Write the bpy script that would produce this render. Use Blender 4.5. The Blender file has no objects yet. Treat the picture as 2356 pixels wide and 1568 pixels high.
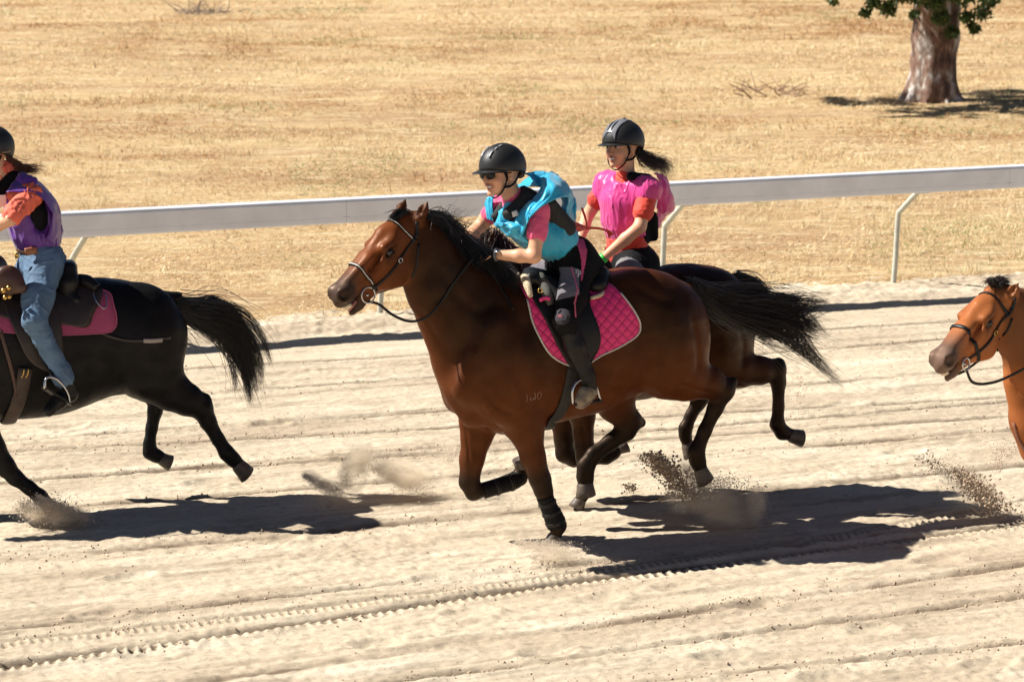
import bpy, math, numpy as np
from mathutils import Vector, Matrix
from mathutils.bvhtree import BVHTree
R = math.radians
sc = bpy.context.scene
COL = sc.collection
rng = np.random.default_rng(7)

# ------------------------------------------------------------------ camera, sky, sun, exposure
HC = 3.94                       # camera height
FPX, CX, CY, HZ = 6000.0, 1178.0, 784.0, -300.0     # focal length and centre in measuring pixels, horizon row
PITCH = math.atan((CY - HZ) / FPX)
cd = bpy.data.cameras.new('camera')
cam = bpy.data.objects.new('camera', cd); COL.objects.link(cam)
cam.location = (0, 0, HC); cam.rotation_euler = (math.pi/2 - PITCH, 0, 0)
cd.sensor_width = 36; cd.lens = FPX / 2356 * 36; cd.clip_end = 3000
cd.dof.use_dof = True; cd.dof.focus_distance = 15.6; cd.dof.aperture_fstop = 4.6
sc.camera = cam
sc.cycles.volume_bounces = 3; sc.cycles.max_bounces = 10
SUN = np.array([-.95, .11, 1.0]); SUN /= np.linalg.norm(SUN)
w = bpy.data.worlds.new('World'); sc.world = w; w.use_nodes = True
nt = w.node_tree; bg = nt.nodes['Background']
sky = nt.nodes.new('ShaderNodeTexSky'); sky.sky_type = 'NISHITA'; sky.sun_disc = False
sky.sun_elevation = math.asin(SUN[2]); sky.sun_rotation = math.atan2(SUN[0], SUN[1]); sky.air_density = .5; sky.dust_density = .6; sky.ozone_density = .6; sky.altitude = 1500
nt.links.new(sky.outputs[0], bg.inputs[0]); bg.inputs[1].default_value = 0.05
ld = bpy.data.lights.new('sun', 'SUN'); ld.energy = 5.0; ld.angle = R(0.53); ld.color = (1, .965, .91)
sun = bpy.data.objects.new('sun', ld); COL.objects.link(sun)
sun.rotation_euler = Vector(SUN).to_track_quat('Z', 'Y').to_euler()
sc.view_settings.view_transform = 'Standard'; sc.view_settings.look = 'None'
sc.view_settings.exposure = 0.72; sc.view_settings.gamma = 1

# ------------------------------------------------------------------ measuring: photo pixels to places in the world
CAM = np.array([0, 0, HC]); cp, sp = math.cos(PITCH), math.sin(PITCH)
def ray(px, py):
    x, z = (px - CX) / FPX, -(py - CY) / FPX
    return np.array([x, cp + z*sp, -sp + z*cp])
def gp(px, py, z=0.0):
    d = ray(px, py); t = (z - HC) / d[2]
    return CAM + d*t
def depth(p): return p[1]*cp - (p[2]-HC)*sp
class Frame:
    """vertical plane through a horse: h = heading, n = its left side (towards the stand)"""
    def __init__(s, px, py, w=0.0, ang=21.0, z=0.0):
        a = R(ang); s.h = np.array([-math.cos(a), -math.sin(a), 0]); s.n = np.array([math.sin(a), -math.cos(a), 0])
        s.O = gp(px, py, z) - w*s.n; s.ang = math.pi + a
    def at(s, px, py, w=0.0):
        d = ray(px, py); t = (w - (CAM - s.O) @ s.n) / (d @ s.n); return CAM + d*t
    def turn(s, deg, through):
        f = Frame.__new__(Frame); a = s.ang - math.pi + R(deg)
        f.h = np.array([-math.cos(a), -math.sin(a), 0]); f.n = np.array([math.sin(a), -math.cos(a), 0])
        f.O = through.copy(); f.ang = math.pi + a; return f
    def loc(s, p): q = p - s.O; return np.stack([q @ s.h, q @ s.n, q[..., 2]], -1)
    def wd(s, q): q = np.asarray(q, float); return s.O + q[..., 0:1]*s.h + q[..., 1:2]*s.n + q[..., 2:3]*np.array([0, 0, 1.])
def unit(v): v = np.asarray(v, float); return v / (np.linalg.norm(v) + 1e-12)
def pr(r, p): return r * depth(p) / FPX       # radius in pixels -> metres

# ------------------------------------------------------------------ noise
def _h(i, j, k, s):
    n = (i*374761393 + j*668265263 + k*2147483647 + s*1274126177) & 0xffffffff
    n = ((n ^ (n >> 13)) * 1274126177) & 0xffffffff
    return ((n ^ (n >> 16)) & 0xffff) / 32768.0 - 1.0
def noise(x, y, z=0.0, s=0):
    x, y, z = np.broadcast_arrays(np.asarray(x, float), y, z)
    i, j, k = np.floor(x).astype(np.int64), np.floor(y).astype(np.int64), np.floor(z).astype(np.int64)
    fx, fy, fz = x-i, y-j, z-k
    fx, fy, fz = [f*f*f*(f*(f*6-15)+10) for f in (fx, fy, fz)]
    r = 0
    for a in (0, 1):
        for b in (0, 1):
            for c in (0, 1):
                r = r + _h(i+a, j+b, k+c, s) * (fx if a else 1-fx) * (fy if b else 1-fy) * (fz if c else 1-fz)
    return r
def noise2(x, y, s=0):
    i, j = np.floor(x).astype(np.int64), np.floor(y).astype(np.int64)
    fx, fy = x-i, y-j; fx = fx*fx*(3-2*fx); fy = fy*fy*(3-2*fy)
    return (_h(i, j, 0, s)*(1-fx)+_h(i+1, j, 0, s)*fx)*(1-fy) + (_h(i, j+1, 0, s)*(1-fx)+_h(i+1, j+1, 0, s)*fx)*fy

# ------------------------------------------------------------------ objects
def thing(name, label=None, cat=None, loc=(0, 0, 0), rz=0.0, group=None, kind=None):
    o = bpy.data.objects.new(name, None); COL.objects.link(o); o.empty_display_size = .2
    o.location = loc; o.rotation_euler = (0, 0, rz); tag(o, label, cat, group, kind)
    o['_m'] = 0; del o['_m']
    return o
def tag(o, label=None, cat=None, group=None, kind=None):
    if label: o['label'] = label
    if cat: o['category'] = cat
    if group: o['group'] = group
    if kind: o['kind'] = kind
    return o
def wmat(o):
    m = Matrix.Translation(o.location) @ o.rotation_euler.to_matrix().to_4x4()
    return wmat(o.parent) @ m if o.parent else m
def mesh(name, V, F, m, parent=None, smooth=True, tint=None, own=False, mats=None, fm=None):
    """world-space vertices -> one object, in its parent's space; own=True gives a top-level mesh its own origin"""
    V = np.asarray(V, float).reshape(-1, 3); me = bpy.data.meshes.new(name)
    if parent is not None:
        M = np.array(wmat(parent).inverted()); V = V @ M[:3, :3].T + M[:3, 3]; loc = None
    elif own:
        loc = np.array([V[:, 0].mean(), V[:, 1].mean(), V[:, 2].min()]); V = V - loc
    else: loc = None
    if isinstance(F, np.ndarray):
        n, k = F.shape
        me.vertices.add(len(V)); me.vertices.foreach_set('co', V.astype(np.float32).ravel())
        me.loops.add(n*k); me.loops.foreach_set('vertex_index', F.astype(np.int32).ravel())
        me.polygons.add(n); me.polygons.foreach_set('loop_start', np.arange(0, n*k, k, dtype=np.int32))
        me.update(calc_edges=True)
    else:
        me.from_pydata(V.tolist(), [], F)
    if smooth: me.polygons.foreach_set('use_smooth', np.ones(len(me.polygons), bool))
    if tint is not None:
        at = me.color_attributes.new('tint', 'FLOAT_COLOR', 'POINT')
        c = np.ones((len(V), 4), np.float32); c[:, :3] = tint; at.data.foreach_set('color', c.ravel())
    for mm in (mats or [m]): me.materials.append(mm)
    if fm is not None: me.polygons.foreach_set('material_index', np.asarray(fm, np.int32))
    me.update(); o = bpy.data.objects.new(name, me); COL.objects.link(o)
    if parent is not None: o.parent = parent
    elif loc is not None: o.location = loc
    return o

# ------------------------------------------------------------------ materials
def mat(name, col, rough=.6, metal=0.0, spec=.5, tint=False, vary=.0, vscale=12.0, bump=0.0, bscale=60.0, bstretch=None,
        sheen=0.0, stint=None, coat=0.0, sss=0.0, aniso=0.0, trans=0.0):
    m = bpy.data.materials.new(name); m.use_nodes = True; t = m.node_tree; b = t.nodes['Principled BSDF']
    N = t.nodes.new; L = t.links.new
    b.inputs['Roughness'].default_value = rough; b.inputs['Metallic'].default_value = metal
    b.inputs['Specular IOR Level'].default_value = spec
    if stint: b.inputs['Specular Tint'].default_value = (*stint, 1)
    if sheen: b.inputs['Sheen Weight'].default_value = sheen
    if coat: b.inputs['Coat Weight'].default_value = coat; b.inputs['Coat Roughness'].default_value = .1
    if sss: b.inputs['Subsurface Weight'].default_value = sss; b.inputs['Subsurface Radius'].default_value = (.02, .008, .004)
    if aniso: b.inputs['Anisotropic'].default_value = aniso
    tc = N('ShaderNodeTexCoord'); src = None
    if tint:
        a = N('ShaderNodeAttribute'); a.attribute_name = 'tint'; src = a.outputs['Color']
    else:
        b.inputs['Base Color'].default_value = (*col, 1)
    if vary:
        n = N('ShaderNodeTexNoise'); n.inputs['Scale'].default_value = vscale; n.inputs['Detail'].default_value = 5
        L(tc.outputs['Object'], n.inputs['Vector'])
        mr = N('ShaderNodeMapRange'); mr.inputs[1].default_value = .3; mr.inputs[2].default_value = .7
        mr.inputs[3].default_value = 1-vary; mr.inputs[4].default_value = 1+vary; L(n.outputs[0], mr.inputs[0])
        mx = N('ShaderNodeMix'); mx.data_type = 'RGBA'; mx.blend_type = 'MULTIPLY'; mx.inputs[0].default_value = 1
        if src: L(src, mx.inputs[6])
        else: mx.inputs[6].default_value = (*col, 1)
        L(mr.outputs[0], mx.inputs[7]); src = mx.outputs[2]
    if src: L(src, b.inputs['Base Color'])
    if bump:
        n2 = N('ShaderNodeTexNoise'); n2.inputs['Scale'].default_value = bscale; n2.inputs['Detail'].default_value = 4
        v = tc.outputs['Object']
        if bstretch:
            mp = N('ShaderNodeMapping'); mp.inputs['Scale'].default_value = bstretch; L(v, mp.inputs[0]); v = mp.outputs[0]
        L(v, n2.inputs['Vector'])
        bp = N('ShaderNodeBump'); bp.inputs['Strength'].default_value = 1; bp.inputs['Distance'].default_value = bump
        L(n2.outputs[0], bp.inputs['Height']); L(bp.outputs[0], b.inputs['Normal'])
    if trans:
        tr = N('ShaderNodeBsdfTranslucent'); ms = N('ShaderNodeMixShader'); ms.inputs[0].default_value = trans
        if src: L(src, tr.inputs[0])
        else: tr.inputs[0].default_value = (*col, 1)
        L(b.outputs[0], ms.inputs[1]); L(tr.outputs[0], ms.inputs[2]); L(ms.outputs[0], t.nodes['Material Output'].inputs[0])
    return m

# ------------------------------------------------------------------ curves, tubes, straps, sheets
def cat(P, n=8, closed=False):
    P = np.asarray(P, float)
    if len(P) < 3 and not closed:
        t = np.linspace(0, 1, n+1)[:, None]; return P[0]*(1-t)+P[-1]*t
    Q = np.vstack([P[-1], P, P[0], P[1]]) if closed else np.vstack([2*P[0]-P[1], P, 2*P[-1]-P[-2]])
    out = []; m = len(P) if closed else len(P)-1
    for i in range(m):
        a, b, c, d = Q[i:i+4]
        for t in np.arange(n)/n:
            out.append(.5*((2*b)+(-a+c)*t+(2*a-5*b+4*c-d)*t*t+(-a+3*b-3*c+d)*t**3))
    if not closed: out.append(P[-1])
    return np.array(out)
def join(parts):
    V, F, o = [], [], 0
    for v, f in parts:
        V.append(np.asarray(v)); F += [tuple(int(i)+o for i in q) for q in f]; o += len(v)
    return np.vstack(V), F
def tube(P, r, n=8, sub=6, closed=False, flat=None):
    """flat=(normal function or vector, ratio): squash the section along that normal"""
    P = np.asarray(P, float); rr = np.broadcast_to(np.asarray(r, float), (len(P),)).copy()
    C = cat(np.column_stack([P, rr]), sub, closed); rr = C[:, 3]; C = C[:, :3]; m = len(C)
    T = np.roll(C, -1, 0)-np.roll(C, 1, 0)
    if not closed: T[0] = C[1]-C[0]; T[-1] = C[-1]-C[-2]
    T /= np.linalg.norm(T, axis=1)[:, None]+1e-12
    up = np.array([.31, .27, .9]); V = []
    for i in range(m):
        if flat is not None:
            nn = flat[0] if not callable(flat[0]) else flat[0](C[i])
            a = unit(np.cross(T[i], nn)); b = np.cross(T[i], a); ky = flat[1]
        else:
            a = up - (up@T[i])*T[i]
            a = unit(a) if np.linalg.norm(a) > .05 else unit(np.cross(T[i], [1, 0, 0])); up = a; b = np.cross(T[i], a); ky = 1
        for k in range(n):
            th = 2*math.pi*k/n; V.append(C[i]+rr[i]*(math.cos(th)*a+ky*math.sin(th)*b))
    F = []
    for i in range(m if closed else m-1):
        for k in range(n):
            a0, a1 = i*n+k, i*n+(k+1) % n; b0, b1 = ((i+1) % m)*n+k, ((i+1) % m)*n+(k+1) % n
            F.append((a0, a1, b1, b0))
    if not closed:
        F.append(tuple(range(n))[::-1]); F.append(tuple((m-1)*n+k for k in range(n)))
    return np.array(V), F
def box(c, ax, ay, az):
    c, ax, ay, az = map(lambda v: np.asarray(v, float), (c, ax, ay, az)); V = []
    for i in (-1, 1):
        for j in (-1, 1):
            for k in (-1, 1): V.append(c+i*ax+j*ay+k*az)
    F = [(0, 1, 3, 2), (4, 6, 7, 5), (0, 4, 5, 1), (2, 3, 7, 6), (0, 2, 6, 4), (1, 5, 7, 3)]
    return np.array(V), F
def ball(c, r, n=12, ax=None):
    c = np.asarray(c, float); r = np.broadcast_to(np.asarray(r, float), (3,)); V = [[0, 0, 1]]; F = []
    for i in range(1, n):
        for j in range(2*n):
            a, b = math.pi*i/n, math.pi*j/n; V.append([math.sin(a)*math.cos(b), math.sin(a)*math.sin(b), math.cos(a)])
    V.append([0, 0, -1]); m = 2*n
    for j in range(m):
        F.append((0, 1+j, 1+(j+1) % m)); F.append((len(V)-1, 1+(n-2)*m+(j+1) % m, 1+(n-2)*m+j))
        for i in range(n-2):
            F.append((1+i*m+j, 1+(i+1)*m+j, 1+(i+1)*m+(j+1) % m, 1+i*m+(j+1) % m))
    V = np.array(V, float)*r
    if ax is not None: V = V @ np.array(ax)
    return V+c, F
def solid(V, nu, nv, th):
    """grid of nu x nv points -> closed sheet of thickness th"""
    G = V.reshape(nu, nv, 3); du = np.gradient(G, axis=0); dv = np.gradient(G, axis=1)
    N = np.cross(du, dv); N /= np.linalg.norm(N, axis=2)[..., None]+1e-9
    A = (G+N*th/2).reshape(-1, 3); B = (G-N*th/2).reshape(-1, 3); F = []; o = nu*nv
    for i in range(nu-1):
        for j in range(nv-1):
            a, b, c, d = i*nv+j, (i+1)*nv+j, (i+1)*nv+j+1, i*nv+j+1
            F.append((a, b, c, d)); F.append((o+a, o+d, o+c, o+b))
    for i in range(nu-1):
        for j in (0, nv-1):
            a, b = i*nv+j, (i+1)*nv+j; F.append((a, o+a, o+b, b) if j == 0 else (b, o+b, o+a, a))
    for j in range(nv-1):
        for i in (0, nu-1):
            a, b = i*nv+j, i*nv+j+1; F.append((b, o+b, o+a, a) if i == 0 else (a, o+a, o+b, b))
    return np.vstack([A, B]), F
def sheet(rows, th=.005, n=8, fold=0.0, fs=(9, 3), seed=0):
    """rows: list of rows of world points (same length)"""
    G = np.array([cat(r, n) for r in rows]); G = np.array([cat(G[:, j], n) for j in range(G.shape[1])]).transpose(1, 0, 2)
    nu, nv = G.shape[:2]
    if fold:
        du = np.gradient(G, axis=0); dv = np.gradient(G, axis=1); N = np.cross(du, dv); N /= np.linalg.norm(N, axis=2)[..., None]+1e-9
        u, v = np.meshgrid(np.linspace(0, 1, nu), np.linspace(0, 1, nv), indexing='ij')
        wu = u+.12*noise2(u*3+seed, v*3, 5)
        f = noise2(wu*fs[0]+seed*3.1, v*fs[1], 1)*.7+(1-2*np.abs(noise2(wu*fs[0]*1.7, v*fs[1]*1.5+seed, 2)))*.5
        G = G+N*(f*fold)[..., None]
    return solid(G.reshape(-1, 3), nu, nv, th)

# ------------------------------------------------------------------ implicit bodies (smoothly joined), meshed with surface nets
class Body:
    def __init__(s, col=(.5, .5, .5)): s.P = []; s.col = np.array(col, float)
    def cone(s, a, b, ra, rb, ax=None, ky=1.0, k=.03, ca=None, cb=None, neg=False):
        s.P.append(dict(t='c', a=np.array(a, float), b=np.array(b, float), ra=ra, rb=rb, ax=None if ax is None else unit(ax), ky=ky, k=k,
                        ca=np.array(s.col if ca is None else ca), cb=np.array(s.col if (cb is None and ca is None) else (ca if cb is None else cb)), neg=neg)); return s
    def chain(s, pts, rs, ax=None, ky=1.0, k=.03, cols=None):
        for i in range(len(pts)-1):
            s.cone(pts[i], pts[i+1], rs[i], rs[i+1], ax, ky if np.isscalar(ky) else ky[i], k, None if cols is None else cols[i], None if cols is None else cols[i+1])
        return s
    def ell(s, c, r, axes=None, k=.02, col=None, neg=False):
        s.P.append(dict(t='e', c=np.array(c, float), r=np.array(r, float), A=np.eye(3) if axes is None else np.array(axes, float), k=k,
                        ca=np.array(s.col if col is None else col), neg=neg)); return s
    def torso(s, fr, st, e=2.3, k=.04, drop=0.0):
        st = np.array(sorted(st)); s.P.append(dict(t='t', fr=fr, st=st, e=e, k=k, ca=s.col, neg=False, drop=drop)); return s
    def bb(s, p):
        if p['t'] == 'c':
            m = max(p['ra'], p['rb'])*max(1, p['ky']); return np.minimum(p['a'], p['b'])-m, np.maximum(p['a'], p['b'])+m
        if p['t'] == 'e': m = max(p['r']); return p['c']-m, p['c']+m
        st = p['st']; m = st[:, 3].max(); Q = []
        for q in st:
            for y in (-m, m):
                Q += [[q[0], y, q[1]], [q[0], y, q[2]]]
        Q = p['fr'].wd(np.array(Q)); return Q.min(0)-.02, Q.max(0)+.02
    def dist(s, p, X):
        if p['t'] == 'c':
            a, b = p['a'], p['b']; Q = X-a; ab = b-a
            if p['ax'] is not None and p['ky'] != 1:
                f = 1/p['ky']-1; Q = Q+f*(Q@p['ax'])[..., None]*p['ax']; ab = ab+f*(ab@p['ax'])*p['ax']
            t = np.clip((Q@ab)/(ab@ab+1e-12), 0, 1); d = np.linalg.norm(Q-t[..., None]*ab, axis=-1)-(p['ra']+(p['rb']-p['ra'])*t)
            if p['ky'] < 1: d = d*(.5+.5*p['ky'])
            return d, t
        if p['t'] == 'e':
            Q = (X-p['c'])@p['A'].T; q = np.linalg.norm(Q/p['r'], axis=-1); g = np.linalg.norm(Q/p['r']**2, axis=-1)+1e-9
            return q*(q-1)/g, None
        L = p['fr'].loc(X); st = p['st']; x = L[..., 0]; xc = np.clip(x, st[0, 0], st[-1, 0])
        xs = cat(st, 6); top, bot, hw = (np.interp(xc, xs[:, 0], xs[:, i]) for i in (1, 2, 3))
        c, hv = (top+bot)/2, (top-bot)/2; zz = (L[..., 2]-c)/hv; e = p['e']
        hwz = hw*(1-p['drop']*np.clip(zz, -1, 1))
        q = (np.abs(zz)**e+np.abs(L[..., 1]/hwz)**e)**(1/e); d = (q-1)*np.minimum(hv, hw)
        o = np.abs(x-xc); return np.where(o > 0, np.sqrt(np.maximum(d, 0)**2+o**2)+np.minimum(d, 0)*0, d), None
    def field(s, h):
        bbs = [s.bb(p) for p in s.P]; pos = [b for b, p in zip(bbs, s.P) if not p['neg']]
        lo = np.min([b[0] for b in pos], 0)-3*h; hi = np.max([b[1] for b in pos], 0)+3*h
        n = np.ceil((hi-lo)/h).astype(int)+1; V = np.full(n, .5, np.float32)
        for p, (a, b) in zip(s.P, bbs):
            pad = p['k']+2*h; i0 = np.clip(np.floor((a-pad-lo)/h).astype(int), 0, n); i1 = np.clip(np.ceil((b+pad-lo)/h).astype(int)+1, 0, n)
            if np.any(i1 <= i0): continue
            g = np.meshgrid(*[lo[q]+h*np.arange(i0[q], i1[q]) for q in range(3)], indexing='ij'); X = np.stack(g, -1)
            d = s.dist(p, X)[0]; sl = tuple(slice(i0[q], i1[q]) for q in range(3)); v = V[sl]; k = p['k']
            if p['neg']: d = -d; hh = np.maximum(k-np.abs(v-d), 0)/k; V[sl] = np.maximum(v, d)+hh*hh*k*.25
            else: hh = np.maximum(k-np.abs(v-d), 0)/k; V[sl] = np.minimum(v, d)-hh*hh*k*.25
        return V, lo
    def build(s, h, smooth=2):
        V, lo = s.field(h); P, F = snets(V, lo, h)
        E = np.vstack([F[:, [0, 1]], F[:, [1, 2]], F[:, [2, 3]], F[:, [3, 0]]])
        for it in range(smooth):
            acc = np.zeros_like(P); cnt = np.zeros(len(P))
            for c in range(3):
                acc[:, c] = np.bincount(E[:, 0], P[E[:, 1], c], len(P))+np.bincount(E[:, 1], P[E[:, 0], c], len(P))
            cnt = np.bincount(E[:, 0], minlength=len(P))+np.bincount(E[:, 1], minlength=len(P)); P = P*.5+.5*acc/cnt[:, None]
        T = np.zeros((len(P), 3)); W = np.zeros(len(P))+1e-9
        for p in s.P:
            if p['neg'] and p.get('ca') is s.col: continue
            d, t = s.dist(p, P); wt = np.exp(-np.clip(np.abs(d) if p['neg'] else d, -.03, 1)/(.006 if p['k'] < .015 else .012))
            wt = wt*(5 if p['neg'] else 1); c = p['ca'] if t is None else p['ca']+(p['cb']-p['ca'])*t[:, None]
            T += wt[:, None]*c; W += wt
        return P, F, T/W[:, None]
def snets(V, lo, h):
    ins = V < 0; n = np.array(V.shape); c = np.zeros(n-1, np.int8)
    for a in (0, 1):
        for b in (0, 1):
            for d in (0, 1): c += ins[a:n[0]-1+a, b:n[1]-1+b, d:n[2]-1+d]
    act = (c > 0) & (c < 8); I = np.argwhere(act); idx = np.full(n-1, -1, np.int64); idx[act] = np.arange(len(I))
    acc = np.zeros((len(I), 3)); cnt = np.zeros(len(I)); cor = [(a, b, d) for a in (0, 1) for b in (0, 1) for d in (0, 1)]
    for p in cor:
        for ax in range(3):
            if p[ax]: continue
            q = list(p); q[ax] = 1; va = V[I[:, 0]+p[0], I[:, 1]+p[1], I[:, 2]+p[2]]; vb = V[I[:, 0]+q[0], I[:, 1]+q[1], I[:, 2]+q[2]]
            m = (va < 0) != (vb < 0); t = np.where(m, va/(va-vb+1e-12), 0); pt = np.array(p, float)[None, :].repeat(len(I), 0); pt[:, ax] += t
            acc[m] += pt[m]; cnt[m] += 1
    P = lo+h*(I+acc/cnt[:, None]); F = []
    for ax in range(3):
        u, v = (ax+1) % 3, (ax+2) % 3; s0 = [slice(1, -1)]*3; s0[ax] = slice(0, -1); s1 = list(s0); s1[ax] = slice(1, None)
        A, B = ins[tuple(s0)], ins[tuple(s1)]
        for flip, M in ((False, A & ~B), (True, ~A & B)):
            J = np.argwhere(M)
            for d in (u, v): J[:, d] += 1
            q = []
            for du, dv in ((0, 0), (-1, 0), (-1, -1), (0, -1)):
                K = J.copy(); K[:, u] += du; K[:, v] += dv; q.append(idx[K[:, 0], K[:, 1], K[:, 2]])
            q = np.stack(q, 1); F.append(q[:, ::-1] if flip else q)
    F = np.vstack(F); return P, F[(F >= 0).all(1)]
def normals(V, F):
    N = np.zeros_like(V); n = np.cross(V[F[:, 2]]-V[F[:, 0]], V[F[:, 3]]-V[F[:, 1]])
    for k in range(4):
        for c in range(3): N[:, c] += np.bincount(F[:, k], n[:, c], len(V))
    return N/(np.linalg.norm(N, axis=1)[:, None]+1e-12)
def folds(V, F, amp, fr, sc3=(10, 10, 4), seed=0):
    """push cloth in and out along its normals; sc3 = frequency along heading, side, height"""
    N = normals(V, F); L = fr.loc(V); a, b, c = (L[:, i]*sc3[i] for i in range(3)); wv = .5*noise(a*.6, b*.6, c*.6, 11+seed)
    f = .45*noise(a+wv, b+wv, c, seed)-.25
    for q, am in ((1.3, .8), (2.6, .45)): f = f+am*np.maximum(0, 1-3.0*np.abs(noise(a*q+2.5*wv, b*q+wv, c*q+2*wv, seed+int(q*10))))**1.6
    return V+N*(f*amp)[:, None]

# ------------------------------------------------------------------ hair
def strands(name, guides, n, m, parent, r=.0012, spread=(.004, .03), seg=14, wav=.02, seed=1, tip=.15, clump=.6, short=.35, sides=3, per=22, stray=.06):
    """guides: list of polylines of world points, same count, neighbours lie side by side"""
    g = np.random.default_rng(seed); G = np.array([cat(q, 8) for q in guides]); ng, L = G.shape[:2]; ts = np.linspace(0, 1, seg)
    ncl = max(6, n//per); cl = g.random(ncl)*(ng-1); clo = g.normal(size=(ncl, 3)); ci = g.integers(0, ncl, n); clr = g.random(ncl)
    V = np.zeros((n, seg, sides, 3)); W = g.random(n)*(ng-1)
    for k in range(n):
        c = ci[k]; ends = 1-short*(.65*clr[c]+.35*g.random()**1.5); T = ts*ends*(L-1); i = np.minimum(T.astype(int), L-2); f = (T-i)[:, None]
        def pos(x):
            a = min(int(x), ng-2) if ng > 1 else 0; fx = x-a if ng > 1 else 0; b = min(a+1, ng-1)
            return (G[a][i]*(1-f)+G[a][i+1]*f)*(1-fx)+(G[b][i]*(1-f)+G[b][i+1]*f)*fx
        s = (ts**1.1)[:, None]; ck = clump if g.random() > stray else .1; wf = 1.0 if ck > .1 else 2.2; x = W[k]*(1-ck*ts)+cl[c]*ck*ts
        p = np.array([pos(xx)[q] for q, xx in enumerate(x)]) if clump else pos(W[k])
        off = g.normal(size=3); ph = g.random(3)*6.28; cph = (clo[c]*3)
        p = p+(spread[0]+(spread[1]-spread[0])*s)*(off*((1-ck)*.6*wf+.10)+clo[c]*ck*(.8+.4*np.sin(ts*4+ph[0]*.2))[:, None])+wav*s*np.sin(ts[:, None]*np.array([5, 6, 7])*(1+.3*clo[c])+cph+ph*.12)
        d = np.gradient(p, axis=0); d /= np.linalg.norm(d, axis=1)[:, None]+1e-9; a = np.cross(d, [.3, .2, .93]); a /= np.linalg.norm(a, axis=1)[:, None]+1e-9
        b = np.cross(d, a); rr = (r*(1-(1-tip)*ts**2)*(1.0+.5*g.random()))[:, None]
        for q in range(sides):
            th = 6.283*q/sides; V[k, :, q] = p+rr*(math.cos(th)*a+math.sin(th)*b)
    base = (np.arange(n)*seg*sides)[:, None, None]; ii = np.arange(seg-1)[None, :, None]*sides; q = np.arange(sides)[None, None, :]; q1 = (q+1) % sides
    F = np.stack([base+ii+q, base+ii+q1, base+ii+sides+q1, base+ii+sides+q], -1).reshape(-1, 4)
    return mesh(name, V.reshape(-1, 3), F, m, parent)
# ================================================================== SETTING
TH = R(21); TD = np.array([math.cos(TH), math.sin(TH)])      # the track runs to the right and away
VD = np.array([math.sin(TH), -math.cos(TH)])                 # across it, towards the stand
RA = gp(1460, 684, .12)[:2]                                   # a point of the rail's foot line
def uv(X, Y): return (X-RA[0])*TD[0]+(Y-RA[1])*TD[1], (X-RA[0])*VD[0]+(Y-RA[1])*VD[1]
def xy(u, v): return RA[0]+u*TD[0]+v*VD[0], RA[1]+u*TD[1]+v*VD[1]
def pathdist(U, V, pts):
    """signed distance and length along a line given by photo pixels on the ground"""
    q = np.array([uv(*gp(*p)[:2]) for p in pts]); o = np.argsort(q[:, 0]); q = q[o]
    deg = min(2, len(q)-1); c = np.polyfit(q[:, 0], q[:, 1], deg); vv = np.polyval(c, U)
    return V-vv, U
def track_h(U, V):
    z = np.zeros_like(U); am = np.clip((V-.7)/1.0, 0, 1)
    for f, a, s in ((1.6, .006, 1), (3.7, .005, 2), (8.5, .0045, 3), (19, .0034, 4), (38, .0026, 5)):
        z += am*a*noise2(U*.10*(1+f*.12)+s*7, V*f+.15*noise2(U*.5, V*.8, s+30), s)*(.65+.35*noise2(U*.6, V*1.1, s+40))
    z += am*(.006*noise2(U*1.3, V*2.6, 8)+.0035*noise2(U*3.4, V*6.5, 9)+.0035*noise2(U*9, V*15, 10)+.004*noise2(U*21, V*32, 12)+.0025*noise2(U*47, V*60, 13))
    rough = np.clip(noise2(U*.8, V*1.7, 21)+.1, 0, 1); z += am*rough*(.006*noise2(U*13, V*17, 22)+.005*noise2(U*28, V*33, 23))
    # wheel marks with cleats, and plain ruts
    for pts, wd, dp, lug in TRACKS:
        d, l = pathdist(U, V, pts); g = np.exp(-(d/wd)**2); sh = np.exp(-((np.abs(d)-wd*2.2)/(wd*.9))**2)
        wob = .75+.35*noise2(l*2.2, d*0+len(pts)+pts[0][1], 31)
        if lug:
            ph = l/lug+d*3; sq = np.clip(np.cos(6.283*ph)*2.2, -1, 1); g1 = np.exp(-((d+.016)/.017)**2); g2 = np.exp(-((d-.048)/.040)**4); z += -(g1*dp*.8+g2*dp*1.1*(.5+.5*sq))*wob+sh*dp*.4*wob
            bd = np.exp(-((d-.20)/.10)**4); z += -bd*.008+bd*.002*np.cos(6.283*l/.11)*np.clip(noise2(l*.8, d*4, 77)+.3, 0, 1)
        else: z += -g*dp*wob+sh*dp*.45*wob*(1+.6*noise2(l*9, d*20, 33))
    for (hx, hy) in PRINTS:
        p = gp(hx, hy); a, b = uv(p[0], p[1]); r2 = np.sqrt(((U-a)/.13)**2+((V-b)/.085)**2)
        z += -.018*np.exp(-r2**3)+.010*np.exp(-((r2-1.35)/.35)**2)*(1+.5*noise2(U*25, V*25, 50))
    # low bank of pushed-up sand along the rail
    e = .06*noise2(U*1.4, V*0+3, 60)+.03*noise2(U*4.5, V*0+5, 61)
    bk = 1/(1+np.exp((V-.62-e)/.17)); lump = .012*noise2(U*3, V*6, 62)+.012*noise2(U*9, V*12, 63)+.009*noise2(U*22, V*25, 64)
    z += bk*(.10+lump)+.022*np.exp(-((V-.25)/.22)**2)*(1+noise2(U*2.4, V, 66))
    return z
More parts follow.
